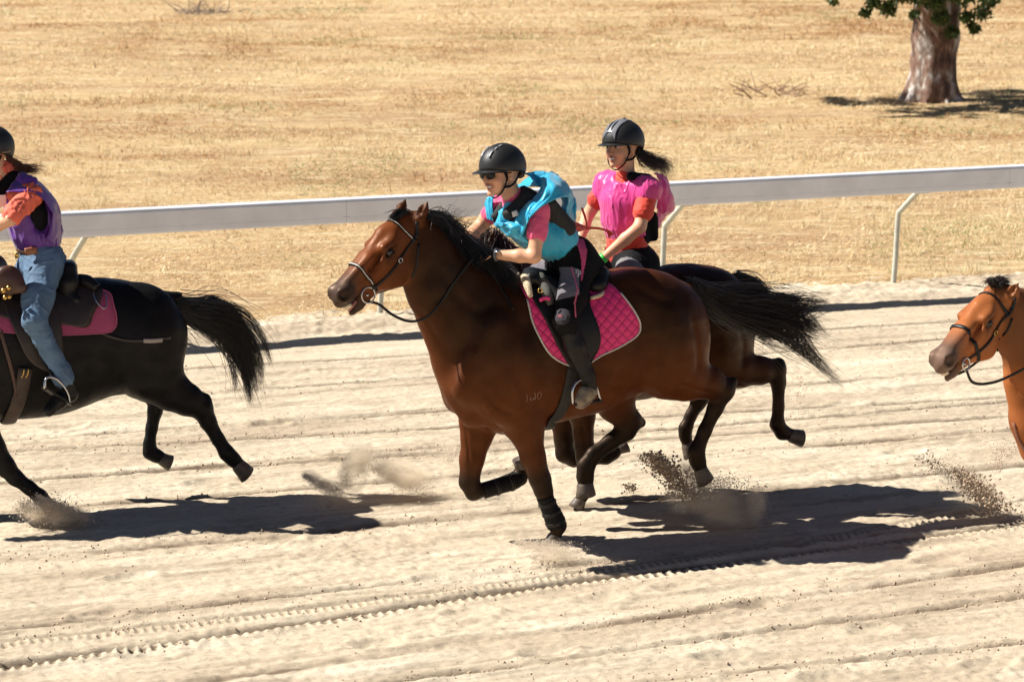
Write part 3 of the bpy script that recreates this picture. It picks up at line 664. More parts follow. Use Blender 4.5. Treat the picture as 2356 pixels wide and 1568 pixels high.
def horse(F, name, label, group, st, legs, neck, head, cols, ears, extra=None, h=.0105, tor=(2.25, -.12), relief=(), painted_shade=None, calm=None):
    bay, blk, muz = [np.array(c, float) for c in cols]
    root = thing(name, label, 'horse', F.O, F.ang, group); B = Body(bay)
    S = []
    for x, yt, yb, hw in st:
        a, b = F.loc(F.at(x, yt)), F.loc(F.at(x, yb)); S.append((.5*(a[0]+b[0]), a[2], b[2], hw))
    B.torso(F, [(q[0], q[1], q[2], q[3]*.9) for q in S], tor[0], .07, tor[1])
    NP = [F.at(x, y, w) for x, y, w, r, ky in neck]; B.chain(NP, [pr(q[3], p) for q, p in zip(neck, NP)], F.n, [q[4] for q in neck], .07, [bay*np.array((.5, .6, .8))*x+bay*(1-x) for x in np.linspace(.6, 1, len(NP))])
    for L in legs:
        P = [F.at(x, y, w) for x, y, w, r, bl in L['p']]; rr = [pr(q[3], p) for q, p in zip(L['p'], P)]; cc = [bay*(1-q[4])+blk*q[4] for q in L['p']]
        ky = L.get('ky', [.8]*9)
        for i in range(len(P)-1): B.cone(P[i], P[i+1], rr[i], rr[i+1], F.n, ky[min(i, len(ky)-1)], .05 if i < 2 else .022, cc[i], cc[i+1])
        for i, off, rad in L.get('knob', []):     # joints: point of hock, knee, fetlock tuft
            q = F.at(*off); B.cone(P[i], q, rr[i]*.8, pr(rad, q), F.n, .8, .03, cc[i])
    if extra:
        for a, b, ra, rb, ky, k, col in extra:
            p, q = F.at(*a), F.at(*b); B.cone(p, q, pr(ra, p), pr(rb, q), F.n, ky, k, col)
    pol, muzp, yaw = F.at(*head[0]), None, head[2]; FH = F.turn(yaw, pol); muzp = FH.at(*head[1]); hf = head_frame(pol, muzp, FH.n+head[3]*np.array([0, 0, 1.]))
    H = build_head(B, hf, pol, (bay*head[4], blk, muz), head[5])
    u, v, wl, HL = hf
    for bx, tip, s in ears:
        b0 = FH.at(*bx); tp_ = FH.at(*tip); d_ = unit(tp_-b0); l = np.linalg.norm(tp_-b0); fw = unit(np.cross(d_, np.cross(u, d_))); sd = np.cross(d_, fw)
        B.cone(b0-d_*.02, b0+d_*l*.45, .034, .031, None, 1, .02, bay); B.cone(b0+d_*l*.45, tp_, .031, .004, None, 1, .012, bay, bay*.5)
        B.cone(b0+d_*l*.22+fw*.024, tp_+fw*.012, .017, .006, None, 1, .010, blk, blk, True)
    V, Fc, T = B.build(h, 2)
    N = normals(V, Fc); V = V+N*(.0022*noise(V[:, 0]*14, V[:, 1]*14, V[:, 2]*9, 4))[:, None]
    if painted_shade:     # flank shade painted into coat tint: neck, shoulder, back; the rest keeps its colour
        L = F.loc(V); P_ = [F.loc(F.at(*q)) for q in painted_shade]; f = np.zeros(len(V))
        for q, r_ in zip(P_, SHADE_SIZE): f = np.maximum(f, np.exp(-(((L[:, 0]-q[0])/r_[0])**2+((L[:, 2]-q[2])/r_[1])**2)**1.5))
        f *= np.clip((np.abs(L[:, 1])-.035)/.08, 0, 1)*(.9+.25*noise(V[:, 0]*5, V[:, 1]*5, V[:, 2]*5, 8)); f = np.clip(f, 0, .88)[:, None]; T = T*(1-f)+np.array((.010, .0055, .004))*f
    if relief:
        t0 = BVHTree.FromPolygons(V.tolist(), Fc.tolist()); V = sculpt(V, N, t0, F, relief)
    if calm is not None:     # soften one spot of the surface
        E = np.vstack([Fc[:, [0, 1]], Fc[:, [1, 2]], Fc[:, [2, 3]], Fc[:, [3, 0]]]); E = np.vstack([E, E[:, ::-1]]); q = F.at(*calm[:3]); wl_ = np.clip(1.6-np.linalg.norm(V-q, axis=1)/calm[3], 0, 1)[:, None]; cn = np.bincount(E[:, 0], minlength=len(V))[:, None]
        for it in range(60): V = V+wl_*(np.stack([np.bincount(E[:, 0], V[E[:, 1], k_], len(V)) for k_ in range(3)], 1)/cn-V)
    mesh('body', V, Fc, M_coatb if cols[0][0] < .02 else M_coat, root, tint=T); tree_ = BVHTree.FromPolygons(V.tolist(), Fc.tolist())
    for s in (1, -1):
        c = H(.345, .045, .158*s); mesh('eye', *ball(c, .050*HL, 10), M_eye, root)
    for L in legs:
        x, y, w, r, bl = L['p'][-1]; p = F.at(x, y, w); q = F.at(*L['hoof']); d_ = unit(q-p); a = unit(np.cross(d_, F.n)); b = np.cross(d_, a); n = 20; Vh = []
        ln = np.linalg.norm(q-p); r0 = pr(r, p)*.98
        for t, rr_ in ((-.25, .80), (0, 1.06), (.06, 1.10), (.55, 1.22), (1, 1.38), (1.0, 1.2), (.93, .3)):
            for k in range(n):
                th = 6.283*k/n; sq = 1+.10*math.cos(th); Vh.append(p+d_*ln*(t+.18*(1-math.cos(th-L.get('toe', 0)))*(t > .5)*-.4)+r0*rr_*sq*(math.cos(th)*a+.92*math.sin(th)*b))
        Fh = [(i*n+k, i*n+(k+1) % n, (i+1)*n+(k+1) % n, (i+1)*n+k) for i in range(6) for k in range(n)]+[tuple(range(6*n, 7*n))]
        mesh('hoof', np.array(Vh), Fh, M_hoofs, root)
    return dict(root=root, F=F, bvh=tree_, H=H, hf=hf, FH=FH, pol=pol, V=V)
def hit(bvh, px, py, off=.006):
    d = unit(ray(px, py)); r = bvh.ray_cast(Vector(CAM), Vector(d))
    if r[0] is None:
        return None
    return np.array(r[0])+np.array(r[1])*off
def hits(bvh, pts, off=.006, guess=None):
    out = []
    for q in pts:
        p = hit(bvh, q[0], q[1], off) if len(q) == 2 else None
        if p is None: p = guess.at(q[0], q[1], q[2] if len(q) > 2 else .1)
        out.append(p)
    return out
def side(bvh, F, p, s, off=.006):
    """same place on the other flank"""
    q = F.loc(np.asarray(p, float)); o = F.wd(np.array([q[0], 1.2*s, q[2]])); r = bvh.ray_cast(Vector(o), Vector(-s*F.n))
    if r[0] is None: return F.wd(np.array([q[0], s*abs(q[1]), q[2]]))
    return np.array(r[0])+np.array(r[1])*off
def norm_at(bvh):
    def f(p): r = bvh.find_nearest(Vector(p)); return unit(np.array(p)-np.array(r[0])) if (np.linalg.norm(np.array(p)-np.array(r[0])) > .0005) else np.array(r[1])
    return f
def conform(bvh, F, outline, off, th, s=1, rings=9, sub=6, cen=None):
    """panel of tack lying on the horse: outline in photo pixels on its near flank (s=1), mirrored for s=-1"""
    O = cat(np.array(outline, float), sub, True); c = O.mean(0) if cen is None else np.array(cen, float); V = []; n = len(O)
    for i in range(rings+1):
        t = i/rings
        for q in O:
            p = c+(q-c)*t; hp = hit(bvh, p[0], p[1], 0)
            if hp is None: hp = F.at(p[0], p[1], .2)
            V.append(side(bvh, F, hp, s, off))
    V = np.array(V).reshape(rings+1, n, 3); 
    for it in range(4): V[1:-1] = .5*V[1:-1]+.125*(V[:-2]+V[2:]+np.roll(V[1:-1], 1, 1)+np.roll(V[1:-1], -1, 1))
    V[0] = V[1].mean(0)
    o = s*F.n*th; A, B2 = V.reshape(-1, 3), (V-o).reshape(-1, 3); m = (rings+1)*n; Fs = []
    for i in range(rings):
        for k in range(n):
            a, b, c2, d = i*n+k, i*n+(k+1) % n, (i+1)*n+(k+1) % n, (i+1)*n+k
            Fs.append((a, b, c2, d)); Fs.append((m+a, m+d, m+c2, m+b))
    for k in range(n): a, b = rings*n+k, rings*n+(k+1) % n; Fs.append((a, b, m+b, m+a))
    return (np.vstack([A, B2]), Fs), V[-1]
BAY = (.098, .026, .0068); BLK = (.010, .0075, .006); MUZ = (.055, .035, .027)

# ------------------------------------------------------------------ the bay horse in the middle
F1 = Frame(1275, 1250, .13)
st1 = [(1052, 835, 905, .09), (1070, 775, 945, .17), (1100, 725, 975, .215), (1150, 672, 998, .245), (1200, 648, 990, .262), (1260, 650, 974, .285), (1320, 645, 960, .30), (1380, 628, 944, .305),
       (1440, 616, 915, .295), (1500, 620, 893, .285), (1550, 637, 893, .27), (1585, 662, 880, .235), (1604, 710, 860, .17), (1614, 760, 820, .09)]
legs1 = [
 dict(p=[(1165, 905, .10, 74, 0), (1205, 965, .12, 48, 0), (1214, 1000, .13, 36, 0), (1226, 1050, .13, 29, .25), (1243, 1103, .13, 25, .95), (1250, 1128, .13, 21, 1), (1262, 1160, .13, 16, 1), (1276, 1193, .13, 18, 1), (1284, 1210, .13, 17, 1), (1277, 1232, .13, 14, 1)],
      hoof=(1268, 1252, .13), knob=[(7, (1291, 1206, .13), 9)], ky=[.6, .7, .85, .9]),
 dict(p=[(1105, 900, -.12, 70, 0), (1104, 960, -.13, 46, 0), (1096, 1005, -.13, 36, 0), (1086, 1055, -.13, 29, .15), (1079, 1108, -.13, 23, .95), (1090, 1132, -.13, 19, 1), (1132, 1122, -.13, 15, 1), (1170, 1110, -.13, 16, 1), (1195, 1098, -.13, 18, 1), (1200, 1077, -.13, 15, 1)],
      hoof=(1195, 1052, -.13), ky=[.6, .7, .85, .9]),
 dict(p=[(1520, 760, .10, 112, 0), (1540, 850, .13, 66, 0), (1583, 870, .14, 52, 0), (1630, 880, .14, 38, .4), (1664, 898, .14, 26, 1), (1646, 938, .14, 19, 1), (1622, 990, .14, 16, 1), (1602, 1038, .14, 19, 1), (1605, 1058, .14, 18, 1), (1613, 1080, .14, 16, 1)],
      hoof=(1626, 1108, .14), knob=[(4, (1687, 877, .14), 11)], ky=[.75, .75, .75, .8]),
 dict(p=[(1480, 780, -.12, 105, 0), (1405, 890, -.14, 60, 0), (1418, 930, -.14, 42, .3), (1446, 968, -.14, 29, .9), (1440, 990, -.14, 24, 1), (1405, 1016, -.14, 18, 1), (1366, 1046, -.14, 18, 1), (1348, 1072, -.14, 20, 1), (1346, 1095, -.14, 19, 1), (1348, 1112, -.14, 18, 1)],
      hoof=(1350, 1142, -.14), knob=[(3, (1476, 972, -.14), 11)], ky=[.75, .75, .8])]
ex1 = [((1020, 735, 0), (1052, 830, 0), 56, 58, .75, .06, BAY), ((1052, 830, -.02), (1062, 905, -.04), 56, 48, 1.0, .06, BAY), ((1060, 890, .06), (1090, 950, .07), 42, 36, .8, .05, BAY), ((1135, 760, .18), (1085, 890, .16), 40, 44, .5, .06, BAY), ((1190, 830, .2), (1165, 920, .18), 60, 56, .4, .06, BAY),
       ((1490, 710, .13), (1545, 790, .14), 76, 84, .6, .10, BAY), ((1555, 680, 0), (1600, 668, 0), 22, 14, 1, .05, BAY)]
neck1 = [(1150, 790, 0, 108, .62), (1085, 728, 0, 100, .56), (1020, 655, 0, 84, .54), (972, 580, 0, 68, .56), (944, 532, 0, 46, .7)]
ears1 = [((914, 492, -.075), (935, 455, -.085), -1), ((966, 500, .065), (985, 461, .085), 1)]
h1 = horse(F1, 'horse', 'bay horse with pink saddle pad galloping in the middle under the blue rider', 'horses galloping along the track', st1, legs1, neck1,
           ((930, 533, 0), (788, 676, 0), 14, .0, 1.75, 1.0), (BAY, BLK, MUZ), ears1, ex1, h=.0088, relief=RELIEF, painted_shade=[(1010, 620, 0), (1110, 720, 0), (1240, 740, 0), (1450, 710, 0)], calm=(1052, 850, -.06, .16))
H = h1['H']
u, v, wl, HL = h1['hf']
mesh('teeth', *join([tube([H(1.01, -.135, -.05), H(1.055, -.145, 0), H(1.01, -.135, .05)], [.016, .018, .016], 8, 4)]), M_teeth, h1['root'])
mesh('tongue', *tube([H(.93, -.165, 0), H(1.0, -.178, 0), H(1.06, -.19, 0)], [.022, .022, .015], 8, 4, flat=(v, .5)), M_gum, h1['root'])
# faint freeze brand on the shoulder
M_brand = mat('brand_hair', (.30, .16, .11), .7)
bw = []
for pts in ([(1211, 905), (1213, 915), (1212, 924)], [(1219, 912), (1222, 921), (1226, 914), (1229, 920), (1232, 908)], [(1240, 901), (1236, 911), (1239, 917), (1245, 911), (1244, 902), (1240, 901)], [(1230, 900), (1232, 918)]):
    bw.append(tube(hits(h1['bvh'], pts, .0005, F1), .0022, 5, 3))
mesh('brand_mark', *join(bw), M_brand, h1['root'])
def at(F, pts): return np.array([F.at(*p) for p in pts])
tl1 = [at(F1, g_) for g_ in (
  [(1590, 648, -.04), (1650, 664, -.05), (1745, 662, -.06), (1835, 668, -.05), (1895, 688, -.03)],
  [(1592, 652, -.02), (1660, 676, -.03), (1750, 684, -.03), (1850, 690, -.03), (1925, 712, .0)],
  [(1593, 656, .0), (1670, 700, .0), (1765, 712, .0), (1850, 730, .0), (1912, 768, .0)],
  [(1594, 660, .02), (1670, 715, .02), (1765, 745, .02), (1850, 770, .03), (1900, 800, .03)],
  [(1593, 664, .03), (1668, 725, .04), (1768, 775, .04), (1850, 812, .04), (1945, 885, .05)],
  [(1592, 668, .04), (1660, 730, .05), (1750, 782, .05), (1840, 822, .06), (1915, 895, .06)])]
mesh_t = strands('tail', tl1, 1250, M_mane, h1['root'], .0019, (.010, .060), 22, .034, 3, .10, .95, .30, per=80, stray=.09)
tl1b = [at(F1, g_) for g_ in ([(1588, 650, -.03), (1625, 665, -.03), (1680, 680, -.03), (1760, 700, -.03)], [(1592, 662, .02), (1635, 705, .02), (1700, 740, .03), (1790, 770, .03)])]
strands('tail_dock', tl1b, 900, M_mane, h1['root'], .0026, (.02, .035), 10, .01, 4, .3, .3, .3)
mn = [at(F1, g_) for g_ in (
  [(952, 492, 0), (985, 497, .02), (1010, 520, .05), (1015, 560, .09)],
  [(985, 503, 0), (1022, 505, .02), (1045, 540, .06), (1050, 590, .11)],
  [(1015, 522, 0), (1052, 535, .02), (1075, 565, .06), (1085, 620, .12)],
  [(1045, 545, 0), (1080, 560, .03), (1110, 590, .08), (1120, 640, .14)],
  [(1080, 575, 0), (1115, 585, .03), (1150, 615, .09), (1165, 665, .15)],
  [(1115, 605, 0), (1150, 615, .03), (1180, 645, .10), (1205, 688, .17)],
  [(1150, 632, 0), (1178, 640, .03), (1200, 662, .10), (1218, 690, .17)])]
strands('mane', mn, 2600, M_mane, h1['root'], .0015, (.016, .045), 11, .012, 8, .15, .55, .5)
mw = [at(F1, g_) for g_ in ([(990, 505, 0), (1010, 490, 0), (1020, 470, .0)], [(1010, 520, 0), (1030, 505, 0), (1050, 495, .0)], [(1035, 535, 0), (1048, 515, 0), (1058, 500, 0)], [(1060, 560, 0), (1085, 545, 0), (1105, 560, .03)])]
strands('mane_wisps', mw, 210, M_mane, h1['root'], .0012, (.02, .07), 9, .02, 9, .2, .3, .7)
fl = [at(h1['FH'], g_) for g_ in ([(918, 492, -.03), (908, 492, -.02), (900, 503, -.01), (893, 512, -.01)], [(938, 488, .0), (922, 486, .0), (908, 495, .01), (898, 508, .02)], [(955, 496, .03), (935, 492, .03), (918, 500, .03), (905, 512, .04)])]
strands('forelock', fl, 500, M_mane, h1['root'], .0014, (.006, .016), 8, .006, 5, .2, .4, .5)

# ------------------------------------------------------------------ the dark bay horse behind it
BAY2 = (.040, .012, .0045)
F2 = Frame(1330, 1170, .12)
st2 = [(1152, 800, 880, .09), (1170, 750, 915, .17), (1205, 705, 930, .21), (1255, 668, 940, .24), (1310, 652, 935, .26), (1370, 645, 928, .28), (1430, 636, 922, .295), (1490, 622, 915, .30),
       (1545, 609, 892, .29), (1600, 607, 875, .28), (1655, 617, 870, .265), (1690, 640, 868, .235), (1712, 690, 855, .17), (1720, 740, 800, .09)]
legs2 = [
 dict(p=[(1270, 860, .10, 66, 0), (1330, 915, .12, 44, 0), (1341, 960, .12, 29, 0), (1342, 995, .12, 24, .3), (1345, 1030, .12, 23, .9), (1344, 1050, .12, 19, 1), (1345, 1085, .12, 15, 1), (1347, 1118, .12, 17, 1), (1344, 1132, .12, 15, 1), (1336, 1150, .12, 14, 1)], hoof=(1326, 1170, .12)),
 dict(p=[(1240, 860, -.12, 66, 0), (1288, 930, -.12, 42, 0), (1294, 968, -.12, 27, .2), (1298, 1010, -.12, 23, .8), (1300, 1042, -.12, 22, 1), (1320, 1055, -.12, 18, 1), (1360, 1056, -.12, 14, 1), (1395, 1052, -.12, 16, 1), (1412, 1042, -.12, 15, 1), (1424, 1030, -.12, 13, 1)], hoof=(1442, 1022, -.12)),
 dict(p=[(1640, 755, .12, 92, 0), (1655, 835, .13, 56, 0), (1700, 850, .14, 42, 0), (1750, 852, .14, 33, .35), (1785, 850, .14, 24, 1), (1791, 880, .14, 18, 1), (1791, 935, .14, 13.5, 1), (1788, 975, .14, 17, 1), (1800, 994, .14, 17, 1), (1820, 1000, .14, 15, 1)],
      hoof=(1847, 1007, .14), knob=[(4, (1794, 833, .14), 10)], ky=[.75, .75, .8, .8]),
 dict(p=[(1620, 780, -.12, 90, 0), (1590, 850, -.13, 54, 0), (1600, 880, -.14, 40, .3), (1618, 905, -.14, 22, 1), (1606, 928, -.14, 17, 1), (1590, 955, -.14, 13.5, 1), (1577, 985, -.14, 16, 1), (1577, 1002, -.14, 14, 1), (1583, 1022, -.14, 14, 1)], hoof=(1592, 1048, -.14), ky=[.75, .75, .8])]
neck2 = [(1260, 770, 0, 96, .62), (1215, 705, 0, 84, .56), (1165, 642, 0, 68, .54), (1125, 592, 0, 52, .58), (1108, 567, 0, 38, .7)]
ears2 = [((1100, 548, -.07), (1118, 517, -.08), -1), ((1125, 556, .065), (1138, 520, .08), 1)]
h2 = horse(F2, 'horse', 'dark bay horse galloping beyond the bay one, under the rider in the pink bib', 'horses galloping along the track', st2, legs2, neck2,
           ((1100, 572, 0), (995, 696, 0), 4, .0, 1.0, .2), (BAY2, BLK, (.03, .02, .017)), ears2, [((1655, 655, 0), (1705, 660, 0), 20, 12, 1, .05, BAY2)], h=.0115, relief=moved(105, -12), painted_shade=[(1115, 610, 0), (1215, 710, 0), (1345, 730, 0), (1600, 700, 0)])
mn = [at(F2, g_) for g_ in ([(1118, 545, 0), (1100, 530, .0), (1070, 535, .04), (1055, 562, .07)], [(1135, 552, 0), (1140, 540, .03), (1125, 570, .07), (1110, 600, .1)], [(1155, 572, 0), (1160, 558, .03), (1165, 585, .09), (1150, 640, .12)],
  [(1180, 598, 0), (1190, 590, .03), (1200, 620, .1), (1190, 670, .14)], [(1215, 628, 0), (1225, 625, .04), (1230, 655, .12), (1225, 700, .16)])]
strands('mane', mn, 1500, M_mane_br, h2['root'], .0015, (.016, .05), 11, .012, 18, .2, .5, .5)
tl = [at(F2, g_) for g_ in ([(1690, 632, 0), (1722, 640, 0), (1752, 656, 0), (1775, 690, 0), (1790, 735, 0)], [(1700, 645, 0), (1730, 660, .02), (1750, 690, .02), (1762, 735, .02), (1772, 790, .02)], [(1705, 655, .03), (1728, 690, .03), (1740, 730, .03), (1745, 770, .03), (1750, 810, .03)])]
strands('tail', tl, 1300, M_mane, h2['root'], .0017, (.015, .05), 12, .012, 19, .2, .5, .5)

# ------------------------------------------------------------------ the black horse leaving on the left
BK = (.0065, .0055, .0050)
FL = Frame(100, 1184, .12)
stL = [(-222, 755, 900, .12), (-195, 705, 940, .19), (-145, 672, 962, .24), (-90, 660, 968, .265), (-40, 660, 967, .28), (30, 662, 963, .29), (90, 657, 958, .295), (150, 648, 947, .295), (200, 640, 928, .29), (250, 640, 910, .28), (305, 648, 905, .27), (350, 664, 908, .25), (385, 695, 890, .21), (400, 735, 850, .15), (408, 770, 820, .09)]
legsL = [
 dict(p=[(-110, 870, .10, 66, 0), (-66, 930, .12, 48, 0), (-38, 985, .12, 33, 0), (-15, 1030, .12, 27, 0), (12, 1072, .12, 23, 0), (35, 1098, .12, 18, 0), (68, 1122, .12, 16, 0), (92, 1142, .12, 17, 0), (108, 1158, .12, 15, 0)], hoof=(118, 1182, .12)),
 dict(p=[(-130, 860, -.12, 66, 0), (-150, 930, -.12, 40, 0), (-185, 985, -.12, 28, 0), (-205, 1020, -.12, 23, 0), (-180, 1040, -.12, 17, 0), (-145, 1056, -.12, 14, 0), (-112, 1066, -.12, 17, 0), (-100, 1056, -.12, 14, 0)], hoof=(-88, 1036, -.12)),
 dict(p=[(330, 780, .12, 98, 0), (350, 860, .14, 62, 0), (393, 898, .14, 46, 0), (432, 920, .14, 37, 0), (463, 938, .14, 26, 0), (478, 968, .14, 19, 0), (501, 1008, .14, 15, 0), (522, 1042, .14, 18, 0), (536, 1056, .14, 17, 0), (549, 1068, .14, 16, 0)],
      hoof=(572, 1092, .14), knob=[(4, (474, 915, .14), 11)], ky=[.75, .75, .8, .8]),
 dict(p=[(330, 790, -.12, 90, 0), (322, 865, -.13, 50, 0), (343, 890, -.14, 34, 0), (362, 915, -.14, 22, 0), (357, 945, -.14, 17, 0), (349, 985, -.14, 13.5, 0), (344, 1020, -.14, 14, 0), (345, 1040, -.14, 16, 0), (360, 1048, -.14, 15, 0), (372, 1053, -.14, 14, 0)], hoof=(394, 1064, -.14), ky=[.75, .75, .8])]
neckL = [(-160, 770, 0, 98, .62), (-220, 710, 0, 86, .56), (-280, 645, 0, 70, .54), (-330, 590, 0, 55, .58), (-352, 562, 0, 42, .7)]
earsL = [((-380, 545, -.07), (-366, 510, -.08), -1), ((-345, 545, .065), (-330, 512, .08), 1)]
hL = horse(FL, 'horse', 'black horse at the left edge carrying the rider in jeans, hind legs kicked out behind', 'horses galloping along the track', stL, legsL, neckL,
           ((-362, 562, 0), (-500, 680, 0), 4, .0, 1.0, .3), (BK, BK, BK), earsL, [((330, 730, .12), (352, 790, .13), 70, 72, .6, .10, BK), ((362, 690, 0), (408, 684, 0), 24, 14, 1, .05, BK)], h=.0115, relief=[r_ for r_ in moved(-203, 28) if r_[0][0][0] > 150])
tl = [at(FL, g_) for g_ in ([(398, 684, -.03), (440, 690, -.04), (490, 684, -.05), (545, 700, -.05), (585, 740, -.04), (612, 800, -.03), (618, 860, -.03)],
  [(399, 690, -.01), (445, 705, -.02), (500, 710, -.02), (545, 740, -.02), (575, 790, -.02), (590, 850, -.01), (596, 900, .0)],
  [(400, 696, .01), (445, 722, .01), (490, 740, .01), (530, 780, .01), (555, 830, .02), (570, 880, .02), (572, 925, .02)],
  [(400, 702, .03), (438, 745, .03), (475, 780, .03), (510, 822, .04), (535, 860, .04), (555, 895, .04), (566, 930, .04)])]
strands('tail', tl, 1250, M_mane, hL['root'], .0019, (.010, .055), 20, .030, 23, .10, .95, .36, per=75, stray=.09)
strands('tail_dock', [at(FL, g_) for g_ in ([(396, 684, -.03), (430, 690, -.03), (480, 692, -.03), (530, 715, -.03)], [(398, 700, .03), (430, 735, .03), (470, 765, .03), (510, 800, .03)])], 800, M_mane, hL['root'], .0026, (.02, .035), 10, .008, 24, .3, .3, .3)
mn = [at(FL, g_) for g_ in ([(-345, 530, 0), (-315, 525, 0), (-290, 560, .06), (-280, 620, .1)], [(-280, 580, 0), (-250, 575, 0), (-225, 610, .08), (-215, 670, .13)], [(-215, 640, 0), (-190, 635, .02), (-165, 665, .1), (-155, 710, .15)])]
strands('mane', mn, 900, M_mane, hL['root'], .0017, (.016, .05), 9, .012, 28, .2, .5, .5)

# ------------------------------------------------------------------ the chestnut arriving on the right
CH = (.33, .105, .032); CB = (.03, .015, .01); CM = (.15, .095, .07)
F4 = Frame(2610, 1368, .12)
sx, sy = 1328, 112
st4 = [(x+sx, yt+sy, yb+sy+8, hw*.96) for x, yt, yb, hw in st1]
def mv(L): return dict(p=[(x+sx, y+sy+8, w, r, b*.9) for x, y, w, r, b in L['p']], hoof=(L['hoof'][0]+sx, L['hoof'][1]+sy+8, L['hoof'][2]), ky=L.get('ky', [.8]), knob=[(i, (q[0]+sx, q[1]+sy+8, q[2]), r) for i, q, r in L.get('knob', [])])
neck4 = [(2510, 900, 0, 112, .62), (2447, 842, 0, 98, .56), (2385, 785, 0, 80, .54), (2335, 733, 0, 66, .56), (2305, 702, 0, 46, .7)]
ears4 = [((2279, 668, -.07), (2300, 630, -.08), -1), ((2322, 682, .07), (2345, 650, .10), 1)]
h4 = horse(F4, 'horse', 'chestnut horse with open mouth, only head and neck showing at the right edge', 'horses galloping along the track', st4, [mv(L) for L in legs1], neck4,
           ((2288, 704, 0), (2171, 828, 0), 22, .0, 1.12, .55), (CH, CB, CM), ears4, [((2362, 868, 0), (2385, 960, 0), 58, 60, .75, .06, CH), ((2385, 960, -.02), (2396, 1025, -.04), 60, 52, 1.0, .06, CH)], h=.0105, relief=moved(1335, 112))
H4 = h4['H']
mesh('teeth', *tube([H4(1.03, -.125, -.04), H4(1.07, -.13, 0), H4(1.03, -.125, .04)], [.012, .014, .012], 8, 4), M_teeth, h4['root'])
fl = [at(h4['FH'], g_) for g_ in ([(2285, 668, -.02), (2275, 648, -.02), (2262, 650, -.01), (2250, 668, .0)], [(2298, 668, 0), (2292, 646, 0), (2300, 644, .01), (2318, 652, .02)], [(2305, 676, .03), (2300, 655, .03), (2320, 648, .03), (2332, 660, .04)])]
strands('forelock', fl, 700, mat('forelock_hair', (.05, .035, .028), .45), h4['root'], .0014, (.006, .02), 9, .006, 35, .2, .4, .5)
mn = [at(F4, g_) for g_ in ([(2330, 680, 0), (2352, 678, 0), (2372, 700, .05), (2378, 740, .09)], [(2380, 715, 0), (2405, 715, 0), (2425, 745, .07), (2430, 800, .12)], [(2450, 770, 0), (2475, 765, .02), (2500, 800, .1), (2505, 860, .15)])]
strands('mane', mn, 900, M_mane_br, h4['root'], .0017, (.014, .04), 9, .012, 38, .2, .5, .5)
strands('tail', [np.array(q)+(F4.at(1590+sx, 648+sy-10)-F1.at(1590, 648)) for q in tl1], 900, M_mane, h4['root'], .0022, (.012, .08), 12, .016, 39, .15, .6, .45)
# ================================================================== TACK
M_lea = mat('black_leather', (.010, .0085, .0075), .42, spec=.3, vary=.2, vscale=20, bump=.0006, bscale=150)
M_brl = mat('brown_leather', (.075, .032, .020), .4, spec=.5, vary=.25, vscale=14, bump=.0006, bscale=120)
M_edge = mat('pale_piping', (.62, .58, .50), .5); M_steel = mat('steel', (.55, .55, .56), .25, 1.0); M_brass = mat('brass', (.65, .42, .12), .3, 1.0)
M_flc = mat('cream_fleece', (.72, .58, .38), .95, vary=.2, vscale=60, bump=.01, bscale=120)
def refl(h, p): p = np.asarray(p, float); wl = h['hf'][2]; return p-2*((p-h['pol'])@wl)*wl
def headring(h, x, tilt, a0, a1, n=16, off=.006, y0=-.05):
    u, v, wl, L = h['hf']; out = []
    for t in np.linspace(a0, a1, n):
        d = math.cos(t)*v+math.sin(t)*wl; c = h['H'](x+tilt*math.cos(t), y0, 0); r = h['bvh'].ray_cast(Vector(c+d*.45), Vector(-d))
        out.append((np.array(r[0])+d*off) if r[0] is not None else c+d*.1)
    return out
